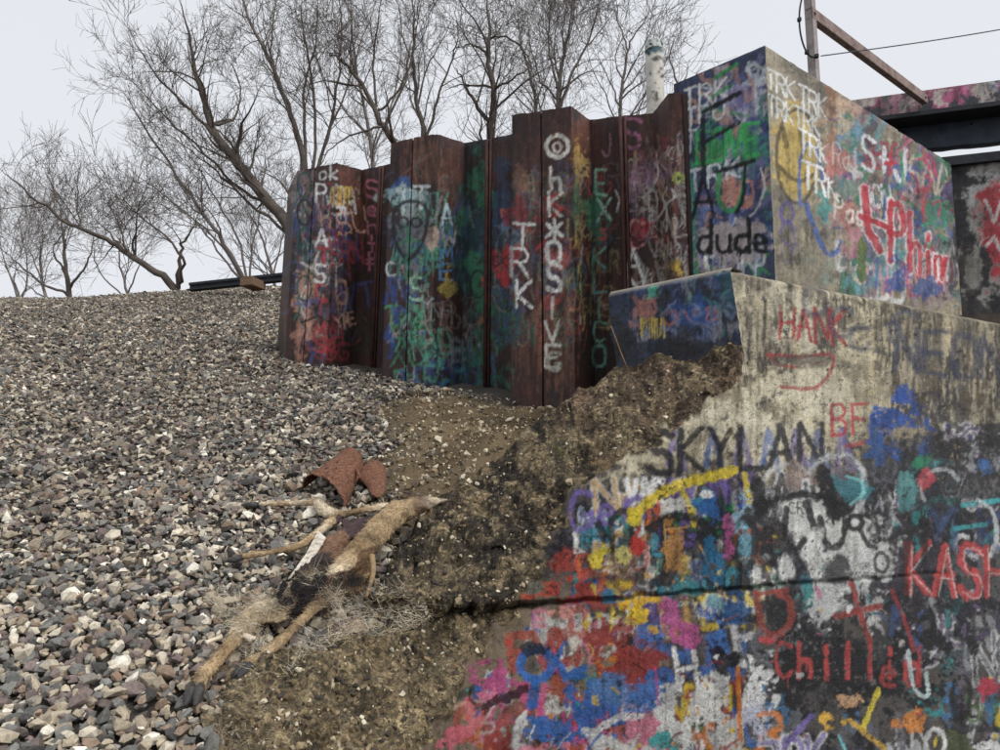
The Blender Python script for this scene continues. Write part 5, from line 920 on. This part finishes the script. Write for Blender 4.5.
nt_ += build_tree([[(535, 300), (536, 115), (532, 80), (520, 40), (515, 0)], [(538, 130, .04), (545, 95), (556, 70), (560, 40)], [(536, 120, .04), (515, 95), (500, 70)]], 19., 13, M['bark_far'], 'faint bare tree between the gnarled tree and the slim forked tree', 1.2, .09)
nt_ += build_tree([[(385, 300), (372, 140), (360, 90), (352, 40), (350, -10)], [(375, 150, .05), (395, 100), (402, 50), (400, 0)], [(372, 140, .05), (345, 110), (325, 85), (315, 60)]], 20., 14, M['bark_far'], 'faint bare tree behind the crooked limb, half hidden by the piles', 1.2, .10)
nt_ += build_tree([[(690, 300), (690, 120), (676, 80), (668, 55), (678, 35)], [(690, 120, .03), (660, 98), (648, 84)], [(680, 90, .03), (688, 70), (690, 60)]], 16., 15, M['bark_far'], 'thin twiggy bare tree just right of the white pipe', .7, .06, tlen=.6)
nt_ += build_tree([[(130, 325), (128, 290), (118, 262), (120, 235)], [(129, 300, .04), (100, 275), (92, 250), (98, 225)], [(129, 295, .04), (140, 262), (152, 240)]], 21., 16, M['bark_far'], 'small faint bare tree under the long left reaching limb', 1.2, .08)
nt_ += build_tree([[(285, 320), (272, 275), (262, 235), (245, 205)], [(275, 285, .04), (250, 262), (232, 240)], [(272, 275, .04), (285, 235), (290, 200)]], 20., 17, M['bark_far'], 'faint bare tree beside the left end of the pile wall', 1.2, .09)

# ------------------------------------------------------------------ ballast stones
def hull_mesh(seed, npt=13):
    rg = np.random.default_rng(seed); p = rg.normal(size=(npt, 3)); p /= np.linalg.norm(p, axis=1)[:, None]; p *= rg.uniform(.8, 1.1, (npt, 1)); p *= np.array([1., rg.uniform(.65, .95), rg.uniform(.48, .75)])
    bm = bmesh.new()
    for q in p: bm.verts.new(q)
    r = bmesh.ops.convex_hull(bm, input=bm.verts[:]); bmesh.ops.delete(bm, geom=[v for v in bm.verts if not v.link_faces], context='VERTS')
    bmesh.ops.triangulate(bm, faces=bm.faces[:]); bm.verts.index_update()
    V = np.array([v.co[:] for v in bm.verts]); F = np.array([[v.index for v in f.verts] for f in bm.faces]); bm.free()
    return V, F
HULL = [hull_mesh(s, 13+s % 6) for s in range(24)]+[hull_mesh(100+s, 8) for s in range(16)]+[hull_mesh(200+s, 6) for s in range(12)]   # fine stones, then coarser ones for far away
def rotm(ax):                                         # many random rotations about z, with a small tilt
    a = ax[:, 0]; b = ax[:, 1]; c = ax[:, 2]
    Rz = np.zeros((len(a), 3, 3)); Rz[:, 0, 0] = np.cos(a); Rz[:, 0, 1] = -np.sin(a); Rz[:, 1, 0] = np.sin(a); Rz[:, 1, 1] = np.cos(a); Rz[:, 2, 2] = 1
    Rx = np.zeros_like(Rz); Rx[:, 0, 0] = 1; Rx[:, 1, 1] = np.cos(b); Rx[:, 1, 2] = -np.sin(b); Rx[:, 2, 1] = np.sin(b); Rx[:, 2, 2] = np.cos(b)
    Ry = np.zeros_like(Rz); Ry[:, 1, 1] = 1; Ry[:, 0, 0] = np.cos(c); Ry[:, 0, 2] = np.sin(c); Ry[:, 2, 0] = -np.sin(c); Ry[:, 2, 2] = np.cos(c)
    return Rz@Rx@Ry
sp = .0325; gx_, gy_ = np.meshgrid(np.arange(-13, 1.6, sp), np.arange(1.2, 15.5, sp)); X = []
for k in range(3): X.append(np.stack([gx_+RNG.uniform(-.5, .5, gx_.shape)*sp*1.1+k*.5*sp, gy_+RNG.uniform(-.5, .5, gx_.shape)*sp*1.1+k*.5*sp, 0*gx_+k], -1).reshape(-1, 3)[RNG.random(gx_.size) < (1., .75, .85)[k]])
X = np.concatenate(X); Z = ground_z(X[:, 0], X[:, 1]); px, py = proj(np.stack([X[:, 0], X[:, 1], Z], -1))
keep = (px > -300) & ((px > -70) | (X[:, 2] < .5)) & ((X[:, 1] < 6.) | (RNG.random(len(X)) < .72)) & (px < 720) & (py < 830) & (py > 240) & (edge_sd(X[:, 0], X[:, 1]) < .03)
rel = (X[:, :2]-_a[:2]); behind = (rel@PN < -.02) & (rel@PD > -.35)
rel2 = (X[:, :2]-np.array([CX, CY])); behind |= (rel2@LN < 0) & (px > 600)
keep &= ~behind
keep &= (X[:, 2] < 1.5) | (X[:, 1] < 3.6)           # an extra layer of small stones where the gaps would show
dn = dirtness(X[:, 0], X[:, 1]); keep &= RNG.random(len(X)) > dn*np.clip(.93-.25*fbm(P3(X[:, 0]*2.2, X[:, 1]*2.2), 2, 45), 0, .97)
# thin out a bit far away, where a stone is only two or three pixels
X, Z, px, py, dn = X[keep], Z[keep], px[keep], py[keep], dn[keep]; n = len(X)
size = np.clip(RNG.lognormal(math.log(.0208), .32, n), .010, .046)*np.where(dn > .5, RNG.uniform(.2, .75, n), 1.)*np.where(X[:, 2] > 1.5, .85, 1.)*np.where(X[:, 1] > 6., 1.14, 1.)
big = np.clip(.5+.5*fbm(P3(X[:, 0]*.8, X[:, 1]*.8), 2, 88), .2, 1); size *= .85+.3*big
pos = np.stack([X[:, 0], X[:, 1], Z+size*.18+np.where(X[:, 2] > 1.5, -.010+.012*RNG.random(n), X[:, 2]*.020*RNG.random(n))], -1)
rot = rotm(np.stack([RNG.uniform(0, 6.28, n), RNG.normal(0, .45, n)+.30, RNG.normal(0, .45, n)], -1))
tot = sum(x for _, x in STONE_PAL); pal = np.array([lin(c) for c, _ in STONE_PAL]); pw_ = np.array([x for _, x in STONE_PAL])/tot
# dusty darker and paler drifts in the ballast
tone = fbm(P3(X[:, 0]*.7, X[:, 1]*.7), 3, 99); ci = RNG.choice(len(pal), n, p=pw_); col = pal[ci]*RNG.uniform(.8, 1.2, (n, 1))*(1+.22*tone[:, None])
hid = np.where(((X[:, 1] < 2.7) & (px > -70)) | (RNG.random(n) < .03), RNG.integers(0, 24, n), np.where(X[:, 1] < 6., 24+RNG.integers(0, 16, n), 40+RNG.integers(0, 12, n)))
scr = size/X[:, 1]*((px > 0) & (px < 1000) & (py < 750) & (py > 0)) ; order = np.argsort(-scr); near = np.zeros(n, bool); near[order[:300]] = True
hm = []
for v, f in HULL[:14]:
    me = mesh_np('stone', v, f, False); me.materials.append(M['stone']); hm.append(me)
for i in order[:300]:
    o = bpy.data.objects.new('stone', hm[hid[i] % 14]); o.matrix_world = Matrix.Translation(Vector(pos[i])) @ Matrix(rot[i].tolist()).to_4x4() @ Matrix.Scale(size[i], 4)
    link(o, ground)
Vs, Fs, Cs, off = [], [], [], 0
for h, (v, f) in enumerate(HULL):
    idx = np.where((hid == h) & ~near)[0]
    if not len(idx): continue
    w_ = np.einsum('nij,kj->nki', rot[idx], v)*size[idx][:, None, None]+pos[idx][:, None]
    Vs.append(w_.reshape(-1, 3)); Fs.append((f[None]+(np.arange(len(idx))*len(v))[:, None, None]).reshape(-1, 3)+off); Cs.append(np.repeat(col[idx], len(v), 0)); off += len(idx)*len(v)
st = new_obj('stones', mesh_np('stones', np.concatenate(Vs), np.concatenate(Fs), False, np.concatenate(Cs)), M['stones'], ground); st['kind'] = 'stuff'
pm = 8500; rgp = np.random.default_rng(5); bx0, bx1 = DIRT_W.min(0)-.1, DIRT_W.max(0)+.1; q = rgp.uniform(bx0, bx1, (pm*2, 2)); q = q[(dirtness(q[:, 0], q[:, 1]) > .35) & (edge_sd(q[:, 0], q[:, 1]) < .1)][:pm]
qz = ground_z(q[:, 0], q[:, 1])+.09*fbm(P3(q[:, 0]*3.5, q[:, 1]*3.5), 4, 14)+.025*fbm(P3(q[:, 0]*14, q[:, 1]*14), 2, 15); qs = np.clip(rgp.lognormal(math.log(.0075), .65, len(q)), .002, .036); qr = rotm(rgp.uniform(0, 6.28, (len(q), 3))); qc = np.array([lin(c_) for c_ in ((132, 116, 92), (104, 90, 70), (166, 152, 128), (86, 76, 62), (190, 180, 160))])[rgp.integers(0, 5, len(q))]; Vq, Fq, Cq, of = [], [], [], 0
for i in range(len(q)):
    v, f = HULL[24+i % 16]; Vq.append(v@qr[i].T*qs[i]+np.array([q[i, 0], q[i, 1], qz[i]+qs[i]*.2])); Fq.append(f+of); of += len(v); Cq.append(np.repeat(qc[i][None], len(v), 0))
gr = new_obj('grit', mesh_np('grit', np.concatenate(Vq), np.concatenate(Fq), False, np.concatenate(Cq)), M['stones'], ground); gr['kind'] = 'stuff'


# ------------------------------------------------------------------ deer carcass
TAN = (182, 158, 124); TAN2 = (154, 130, 98); PALE = (224, 209, 182); WHT = (232, 226, 214); DRK = (44, 40, 42); BRN = (96, 72, 62); PUR = (84, 68, 70); RED2 = (116, 76, 62)
def gp(px, py, lift): return on_ground(px, py, lift)
def limb(spec, k=.78):                                       # spec rows: px, py, radius px, lift m, colour -> centres, radii, colours
    C = np.array([gp(a, b, l) for a, b, r, l, c in spec]); R = np.array([r*(k if r < 8 else 1.06) for _, _, r, _, _ in spec])*C[:, 1]/FPX; K = np.array([lin(c) for *_, c in spec])
    return C, R, K
SPEC = dict(
 haunch=[(446, 500, 3.5, .15, PALE), (436, 501, 6, .15, PALE), (424, 504, 8.5, .14, BRN), (410, 508, 11, .12, TAN), (395, 514, 13.5, .12, TAN), (383, 524, 14.5, .11, TAN), (372, 538, 13.5, .11, TAN), (358, 553, 13, .10, TAN2), (346, 566, 12, .10, TAN), (336, 574, 10, .09, PALE)],
 back=[(402, 505, 7, .12, PALE), (385, 507, 6.5, .11, PALE), (368, 509, 5.5, .10, TAN), (352, 513, 5, .09, TAN2), (338, 516, 5.5, .07, TAN)],
 leg1=[(342, 516, 6, .08, TAN), (334, 514, 7, .08, PALE), (326, 512, 7.5, .08, PALE), (320, 506, 6.5, .07, PALE), (314, 502, 5, .06, TAN), (300, 503, 3.6, .05, PALE), (280, 504, 3.3, .05, TAN), (264, 504, 3.3, .045, PALE), (255, 505, 3.8, .04, TAN2)],
 leg2=[(340, 518, 6, .07, TAN2), (330, 523, 6, .07, TAN), (322, 530, 5, .07, PALE), (310, 539, 5.2, .06, TAN), (300, 546, 5.4, .05, TAN), (285, 550, 4.4, .05, TAN2), (266, 553, 4, .045, TAN), (248, 556, 4.2, .04, TAN), (238, 558, 4.4, .04, TAN2)],
 trunk=[(372, 528, 8, .06, PUR), (356, 528, 9, .05, PUR), (345, 536, 9, .045, PUR), (335, 548, 10, .04, PUR), (324, 562, 12, .04, DRK), (312, 578, 15, .05, DRK), (302, 592, 15, .06, DRK), (292, 602, 13, .05, DRK), (284, 610, 9, .03, DRK)],
 crumple=[(330, 566, 9, .06, DRK), (318, 588, 10, .09, DRK), (306, 604, 9, .07, DRK), (298, 612, 6, .05, DRK)],
 crumple2=[(292, 578, 5, .05, DRK), (284, 588, 7, .06, DRK), (278, 600, 6, .05, DRK), (280, 610, 5, .04, DRK)],
 neck=[(336, 574, 9, .07, PALE), (348, 582, 7, .06, DRK), (360, 582, 7, .07, DRK), (368, 576, 5, .09, TAN2)],
 leg3=[(326, 574, 7, .07, DRK), (330, 588, 6.5, .07, RED2), (326, 598, 6.5, .07, RED2), (317, 606, 6, .07, TAN), (302, 620, 5, .06, TAN), (288, 634, 5, .06, TAN2), (274, 647, 5.6, .055, TAN), (262, 657, 6, .05, TAN), (250, 664, 6, .045, TAN2), (243, 669, 5.6, .04, TAN2)],
 leg4=[(286, 606, 7, .06, DRK), (272, 606, 7, .06, PALE), (258, 612, 9, .06, PALE), (248, 622, 9.5, .06, TAN), (241, 633, 8.5, .06, PALE), (233, 643, 7, .06, TAN), (222, 655, 6.6, .055, TAN2), (210, 667, 7, .05, TAN), (201, 678, 7.6, .05, TAN), (196, 688, 7.6, .045, TAN), (193, 694, 6.6, .04, TAN2)])
deer = empty('deer_carcass', tuple(gp(320, 580, 0.))); DLc = np.array(deer.location)
tag(deer, 'dried deer carcass with tan hide sprawled on the gravel against the broken concrete', 'carcass')
VV, FF, nn, CC, KK, TT = [], [], 0, [], [], []
for nm, sp_ in SPEC.items():
    C, R, K = limb(sp_, 1. if nm in ('leg3', 'leg4') else .78); D = chaikin(np.concatenate([C, R[:, None], K], 1), 1 if nm[:3] == 'leg' else 2); C, R, K = D[:, :3], D[:, 3], D[:, 4:]
    # rounded ends
    e0 = C[0]-(C[1]-C[0])/np.linalg.norm(C[1]-C[0])*R[0]*.7; e1 = C[-1]+(C[-1]-C[-2])/np.linalg.norm(C[-1]-C[-2])*R[-1]*.7
    v, f = tube_np(np.concatenate([[e0], C, [e1]]), np.concatenate([[R[0]*.45], R, [R[-1]*.45]]), 12)
    if nm[:3] != 'leg':                               # dried flat
        ce = np.repeat(np.concatenate([[e0], C, [e1]]), 12, 0); gn_ = np.array([0, -SLOPE, 1.])/math.hypot(1, SLOPE); v = v-gn_*(((v-ce)@gn_)*.18)[:, None]
    VV.append(v); FF += [tuple(int(i)+nn for i in q) for q in f]; nn += len(v); CC.append(C); KK.append(K); TT.append(np.gradient(C, axis=0))
# sheets of torn hide: membrane, pale flap
def sheet(quad, lifts, nu=14, nv=14, th=.006, sag=.02):
    q = [gp(x, y, l) for (x, y), l in zip(quad, lifts)]; u = np.linspace(0, 1, nu)[None, :, None]; v = np.linspace(0, 1, nv)[:, None, None]
    P = (q[0]*(1-u)+q[1]*u)*(1-v)+(q[3]*(1-u)+q[2]*u)*v; P[..., 2] -= sag*(np.sin(u[..., 0]*np.pi)*np.sin(v[..., 0]*np.pi)); P[..., 2] += .01*fbm(P*25, 2, 5)
    return P
for quad, l, c in ((((340, 518), (385, 516), (362, 540), (346, 532)), (.08, .11, .09, .06), PUR), (((328, 534), (346, 536), (338, 566), (312, 562)), (.07, .07, .06, .05), (134, 104, 84)), (((318, 560), (344, 566), (338, 590), (300, 600)), (.06, .07, .07, .05), (70, 60, 58)), (((338, 570), (372, 560), (366, 588), (336, 592)), (.09, .08, .06, .06), (120, 96, 72)), (((264, 600), (290, 590), (286, 618), (258, 622)), (.05, .05, .05, .05), (190, 170, 140))):
    P = sheet(quad, l); Pu = P.copy(); Pu[..., 2] -= .016; v = np.concatenate([P.reshape(-1, 3), Pu.reshape(-1, 3)]); F1 = grid_faces(14, 14); F2 = grid_faces(14, 14, 196, True); ring = [k for k in range(14)]+[14*k+13 for k in range(1, 14)]+[13*14+k for k in range(12, -1, -1)]+[14*k for k in range(12, 0, -1)]
    F = [tuple(f) for f in F1]+[tuple(f) for f in F2]+[(ring[i], ring[i]+196, ring[(i+1) % 52]+196, ring[(i+1) % 52]) for i in range(52)]
    VV.append(v); FF += [tuple(int(i)+nn for i in q) for q in F]; nn += len(v); CC.append(P.reshape(-1, 3)); KK.append(np.broadcast_to(lin(c), (196, 3))); TT.append(np.broadcast_to(np.array([.3, .3, 0]), (196, 3)))
me = bpy.data.meshes.new('body_raw'); me.from_pydata((np.concatenate(VV)-DLc).tolist(), [], FF); me.update()
bm = bmesh.new(); bm.from_mesh(me); bmesh.ops.recalc_face_normals(bm, faces=bm.faces); bm.to_mesh(me); bm.free()
tmp = new_obj('body_raw', me); rm = tmp.modifiers.new('r', 'REMESH'); rm.mode = 'VOXEL'; rm.voxel_size = .0055; sm = tmp.modifiers.new('s', 'SMOOTH'); sm.iterations = 3
dg = bpy.context.evaluated_depsgraph_get(); body_me = bpy.data.meshes.new_from_object(tmp.evaluated_get(dg)); bpy.data.objects.remove(tmp); body_me.name = 'body'
nv_ = len(body_me.vertices); co = np.empty(nv_*3, np.float32); body_me.vertices.foreach_get('co', co); co = co.reshape(-1, 3).astype(float)+DLc; no = np.empty(nv_*3, np.float32); body_me.vertices.foreach_get('normal', no); no = no.reshape(-1, 3)
CA, KA, TA = np.concatenate(CC), np.concatenate(KK), np.concatenate(TT); near_i = np.empty(nv_, int)
for s0 in range(0, nv_, 4000): near_i[s0:s0+4000] = ((co[s0:s0+4000, None]-CA[None])**2).sum(-1).argmin(1)
kc = KA[near_i]; nz = fbm(co*22, 4, 3); kc = kc*(1+.35*nz+.2*fbm(co*90, 2, 4))[:, None]
dk = sstep(.12, .5, fbm(co*13, 3, 8))[:, None]*.55; kc = kc*(1-dk)+lin((84, 68, 52))*dk*.8+0*kc
lum = KA[near_i].mean(1); wr_ = (.006*fbm(co*22, 3, 9)-.005*np.abs(fbm(co*45, 2, 11))+.0025*fbm(co*90, 2, 10))*np.where(lum < .05, 3.2, 1.)
co2 = co+no*wr_[:, None]; body_me.vertices.foreach_set('co', (co2-DLc).astype(np.float32).ravel()); set_color(body_me, np.clip(kc, .01, .9)); body_me.polygons.foreach_set('use_smooth', [True]*len(body_me.polygons)); body_me.materials.clear()
new_obj('body', body_me, M['hide'], deer)
# hooves: two toes each
def hoof(px, py, dx, dy, r, lift):
    a = gp(px, py, lift); b = gp(px+dx, py+dy, lift*.75); d = b-a; s = np.cross(d, up); s /= np.linalg.norm(s); rr = r*a[1]/FPX
    mb = MB()
    for q in (-1, 1):
        o_ = s*q*rr*.42; mb.tube([a+o_*.8-d*.15, a+o_+d*.2, a+o_*1.1+d*.65, a+o_*1.15+d], [rr*.5, rr*.6, rr*.5, rr*.14], 8)
    return mb.build('hoof', M['hoof'], deer, True)
hoof(256, 505, -13, 0, 5, .045); hoof(240, 558, -14, 3, 5.6, .045); hoof(247, 666, -13, 13, 8, .05); hoof(196, 687, -6, 19, 9, .05)
M['flap'] = mat_noise('bleached_hide', [(.35, tuple(lin((150, 132, 110)))), (.5, tuple(lin((206, 198, 184)))), (.7, tuple(lin((224, 220, 210))))], 26., rough=.8, bump=.6)
# pale strip of hide and bones
q = [(326, 537), (318, 530), (306, 553), (288, 578), (298, 571), (314, 557)]
P = [gp(x, y, .085) for x, y in q]; v = np.array(P+[p-np.array([0, 0, .008]) for p in P]); mb = MB(); mb.add(v, [(0, 1, 2, 5), (2, 3, 4, 5), (6, 11, 8, 7), (8, 11, 10, 9)]+[(i, i+6, (i+1) % 6+6, (i+1) % 6) for i in range(6)]); o = mb.build('hide_flap', M['flap'], deer, bevel=.002); o['label'] = 'white bleached strip of torn hide'
for pts, rr in (([(206, 643), (213, 640), (222, 637)], 2.6), ([(232, 631), (240, 633), (252, 640)], 3.0), ([(236, 636), (246, 634), (254, 639)], 2.2)):
    C = np.array([gp(x, y, .07) for x, y in pts]); r = rr*C[:, 1]/FPX; r[0] *= 1.35; r[-1] *= 1.3; MB().tube(chaikin(C, 2), np.interp(np.linspace(0, 1, len(chaikin(C, 2))), [0, .2, .5, .8, 1], [r[0], r[1]*.9, r[1]*.8, r[1]*.9, r[2]]), 8).build('bone', M['bone'], deer, True)
# hanging strip of hide
C = chaikin([gp(x, y, l) for x, y, l in ((372, 556, .12), (374, 572, .10), (370, 585, .08), (366, 597, .07))], 2); MB().tube(C, np.linspace(.012, .006, len(C)), 7).build('hide_strip', M['hide'], deer, True) ; set_color(bpy.data.objects['hide_strip'].data, np.broadcast_to(lin(TAN2), (len(bpy.data.objects['hide_strip'].data.vertices), 3)))
# hair: short coat on the body, torn pale tufts, and strewn clumps
def strands(base, dirs, ln, wd, col, name, bend=.4):
    n = len(base); rg = np.random.default_rng(len(name)+n); side = np.cross(dirs, rg.normal(size=(n, 3))); side /= np.linalg.norm(side, axis=1)[:, None]+1e-9
    cur = np.cross(side, dirs)*bend*rg.normal(size=(n, 1)); rows = []
    for f, w in ((0, 1.), (.5, .8), (1., .15)):
        c = base+dirs*(ln[:, None]*f)+cur*(ln[:, None]*f*f); rows += [c-side*(wd[:, None]*w), c+side*(wd[:, None]*w)]
    V = np.stack(rows, 1).reshape(-1, 3); o6 = (np.arange(n)*6)[:, None]
    F = np.concatenate([o6+np.array([[0, 1, 3, 2]]), o6+np.array([[2, 3, 5, 4]])]); o = new_obj(name, mesh_np(name, V-DLc, F, True, np.repeat(col, 6, 0)), M['fur'], deer); o['kind'] = 'stuff'; return o
rg = np.random.default_rng(3); tw = TA/(np.linalg.norm(TA, axis=1)[:, None]+1e-9)
vi = rg.choice(nv_, 26000); vi = vi[no[vi, 2] > -.35]; n_ = len(vi); lm = kc[vi].mean(1)
dirs = tw[near_i[vi]]*.9+no[vi]*.35+rg.normal(size=(n_, 3))*.22; dirs /= np.linalg.norm(dirs, axis=1)[:, None]
strands(co2[vi]-no[vi]*.001, dirs, rg.uniform(.008, .022, n_), np.full(n_, .0008), kc[vi]*rg.uniform(.55, 1.5, (n_, 1)), 'coat')
def clump(spots, n, L, cols, name, spread, liftf, up_=.35, wd=.0007):
    B, D, K = [], [], []
    for x, y, s, dx, dy in spots:
        for _ in range(n):
            a = gp(x+rg.normal()*s, y+rg.normal()*s*.6, liftf(x, y)+rg.uniform(0, .012)); B.append(a); d = np.array([dx, 0, 0])+np.array([0, dy, 0])+rg.normal(size=3)*spread; d[2] = abs(d[2])*up_; D.append(d/np.linalg.norm(d)); K.append(lin(cols[rg.integers(len(cols))])*rg.uniform(.8, 1.15))
    B, D, K = np.array(B), np.array(D), np.array(K); m = len(B); return strands(B, D, rg.uniform(.4, 1., m)*L, np.full(m, wd), K, name, .7)
PF = [(206, 194, 172), (190, 176, 150), (222, 214, 198), (170, 152, 124)]; BF_ = [(46, 42, 44), (60, 54, 52), (36, 33, 36)]
clump([(312, 578, 6, -.2, -1), (316, 583, 6, 0, -1), (330, 592, 5, .2, -1), (334, 598, 6, 0, -1), (335, 574, 6, -.6, -.5), (258, 612, 8, -.3, -.8), (248, 622, 8, -.3, -.8), (272, 606, 7, 0, -1)], 170, .045, PF, 'tuft', .45, lambda x, y: .085, .6)
clump([(300, 590, 9, 0, -1), (312, 596, 10, 0, -1), (290, 600, 8, -.3, -.8), (345, 582, 9, 0, -1), (358, 584, 8, 0, -1), (325, 586, 8, 0, -1)], 160, .05, BF_, 'dark_tuft', .6, lambda x, y: .09, .6)

# ------------------------------------------------------------------ things that need the finished rock surface
from mathutils.bvhtree import BVHTree
dg = bpy.context.evaluated_depsgraph_get()
rb = bpy.data.objects['broken_end']; rco = np.empty(len(rb.data.vertices)*3, np.float32); rb.data.vertices.foreach_get('co', rco); rco = rco.reshape(-1, 3).astype(float)+AL
bvh = BVHTree.FromPolygons(rco.tolist(), [tuple(p.vertices) for p in rb.data.polygons])
def hit(px, py):
    d = ray(px, py); r = bvh.ray_cast(Vector((0, 0, EYE)), Vector(d/np.linalg.norm(d)))
    if r[0] is None: return None
    nn = np.array(r[1]); nn = nn if nn[1] < 0 or nn[2] > .3 else -nn
    return np.array(r[0]), nn
# crumbled chips of aggregate lying on and stuck in the broken concrete, one mass
rg = np.random.default_rng(11); Vs, Fs, Cs, off = [], [], [], 0
chipc = [(124, 110, 86), (92, 82, 66), (150, 138, 114), (70, 63, 54), (186, 176, 156), (58, 53, 48), (110, 92, 70)]
for _ in range(5200):
    x, y = rg.uniform(215, 760), rg.uniform(340, 760)
    if rockness(np.array([x]), np.array([y]))[0] < .6: continue
    h = hit(x, y)
    if h is None: continue
    p, nn = h; s = rg.lognormal(math.log(.0062), .5); s = min(s, .024)
    v, f = HULL[rg.integers(24)]; R = rotm(rg.uniform(0, 6.28, (1, 3)))[0]
    Vs.append(v@R.T*s+p+nn*s*.15); Fs.append(f+off); off += len(v); Cs.append(np.repeat(lin(chipc[rg.integers(len(chipc))])[None]*rg.uniform(.8, 1.2), len(v), 0))
o = new_obj('aggregate', mesh_np('aggregate', np.concatenate(Vs)-AL, np.concatenate(Fs), False, np.concatenate(Cs)), M['stones'], abut); o['kind'] = 'stuff'
PF2 = [(226, 216, 194), (208, 192, 162), (192, 172, 138), (234, 226, 208)]
# pale hair shed over the rock below the carcass, and on the gravel
def shed(poly, n, L, cols, name, main):
    B, D, K = [], [], []; P_ = np.array(poly, float)
    while len(B) < n:
        x, y = rg.uniform(P_[:, 0].min(), P_[:, 0].max()), rg.uniform(P_[:, 1].min(), P_[:, 1].max())
        if not in_poly(np.array([x]), np.array([y]), P_)[0]: continue
        h = hit(x, y); p = h[0] if h is not None else on_ground(x, y, .03); g = on_ground(x, y, .025)
        if g[1] < p[1]: p = g
        p = p+np.array([0, -.004, .006])
        for _k in range(9):
            d = np.array(main)+rg.normal(size=3)*.55; d[2] *= .2; B.append(p+rg.normal(size=3)*.008); D.append(d/np.linalg.norm(d)); K.append(lin(cols[rg.integers(len(cols))])*rg.uniform(.75, 1.1))
    B, D, K = np.array(B), np.array(D), np.array(K); m = len(B); return strands(B, D, rg.uniform(.3, 1., m)*L, np.full(m, .00045), K, name, 1.6)
shed([(336, 592), (400, 586), (436, 618), (400, 634), (350, 640), (318, 652), (285, 678), (300, 648), (325, 622)], 2200, .028, PF2, 'shed_hair', (-.7, .1, -.35))
shed([(205, 590), (262, 585), (275, 600), (262, 650), (275, 640), (290, 618), (255, 680), (235, 640), (215, 615)], 1300, .030, PF2, 'shed_hair', (-.5, .2, 0))
shed([(205, 700), (250, 690), (300, 740), (240, 760), (200, 752)], 420, .022, [(170, 156, 132), (196, 182, 158), (150, 134, 110)], 'shed_hair', (-.3, .2, 0))

# ------------------------------------------------------------------ rusted sheet metal: a crushed, holed sleeve and a torn plate
sl = empty('rusted_sleeve', tuple(on_ground(335, 490, 0.))); tag(sl, 'crushed rusty metal sleeve with punched holes and a torn flap above the carcass', 'scrap metal')
A0, A1 = on_ground(302, 489, .035), on_ground(345, 509, .035); B0, B1 = on_ground(345, 457, .05), on_ground(364, 468, .05); hA, hB = .10, .075
nu, nvv = 44, 48; u = np.linspace(0, 1, nu); v = np.linspace(0, 1, nvv)
P = np.zeros((nvv, nu, 3))
for k, f in enumerate(v):
    a = A0*(1-f)+B0*f; b = A1*(1-f)+B1*f; hgt = hA*(1-f)+hB*f; bead = .012*math.exp(-((f-.12)/.022)**2)+.011*math.exp(-((f-.80)/.022)**2)+.008*math.exp(-((f-.9)/.02)**2)
    ang = np.pi*u; P[k] = a[None]*(.5+.5*np.cos(ang))[:, None]+b[None]*(.5-.5*np.cos(ang))[:, None]+np.array([0, -.2, 1.])*((np.sin(ang)**.8)*(hgt+bead))[:, None]
P[..., 2] += .004*fbm(P*14, 3, 6); P[0] += .012*fbm(P[0]*30, 2, 7)[:, None]
F = []
holes = [(.30, .32), (.30, .52), (.33, .62), (.45, .45), (.22, .40), (.36, .74), (.55, .30)]
for i in range(nvv-1):
    for j in range(nu-1):
        if any(((i/nvv-hv)/.018)**2+((j/nu-hu)/.016)**2 < 1 for hv, hu in holes): continue
        F.append((i*nu+j, i*nu+j+1, (i+1)*nu+j+1, (i+1)*nu+j))
o = new_obj('sleeve', mesh_np('sleeve', (P-np.array(sl.location)).reshape(-1, 3), np.array(F), True), M['rust'], sl); so = o.modifiers.new('t', 'SOLIDIFY'); so.thickness = .005
# torn flap
out = np.array([(356, 474), (362, 466), (372, 458), (381, 461), (387, 470), (386, 484), (384, 494), (378, 498), (370, 494), (366, 485), (358, 480)], float); cen = out.mean(0); rings = []
for f in (0., .25, .5, .75, .92, 1.):
    q = cen+(np.repeat(out, 4, 0)*.0+chaikin(np.concatenate([out, out[:1]]), 2)[:44]-cen)*f; g = np.array([on_ground(x, y, .05+.022*(1-f*f)+.03*(y < 476)*(476-y)/18) for x, y in q]); g += (.004*fbm(g*30, 2, 3))[:, None]; rings.append(g)
P = np.stack(rings); F = [(i*44+j, i*44+(j+1) % 44, (i+1)*44+(j+1) % 44, (i+1)*44+j) for i in range(5) for j in range(44)]
o = new_obj('flap', mesh_np('flap', (P-np.array(sl.location)).reshape(-1, 3), np.array(F), True), M['rust'], sl); so = o.modifiers.new('t', 'SOLIDIFY'); so.thickness = .005
o['label'] = 'torn rounded rusty plate at the right end'
C = chaikin([on_ground(x, y, .10) for x, y in ((350, 466), (357, 470), (360, 478))], 2); MB().tube(C, .008, 6).build('hinge_rim', M['rust'], sl, True)
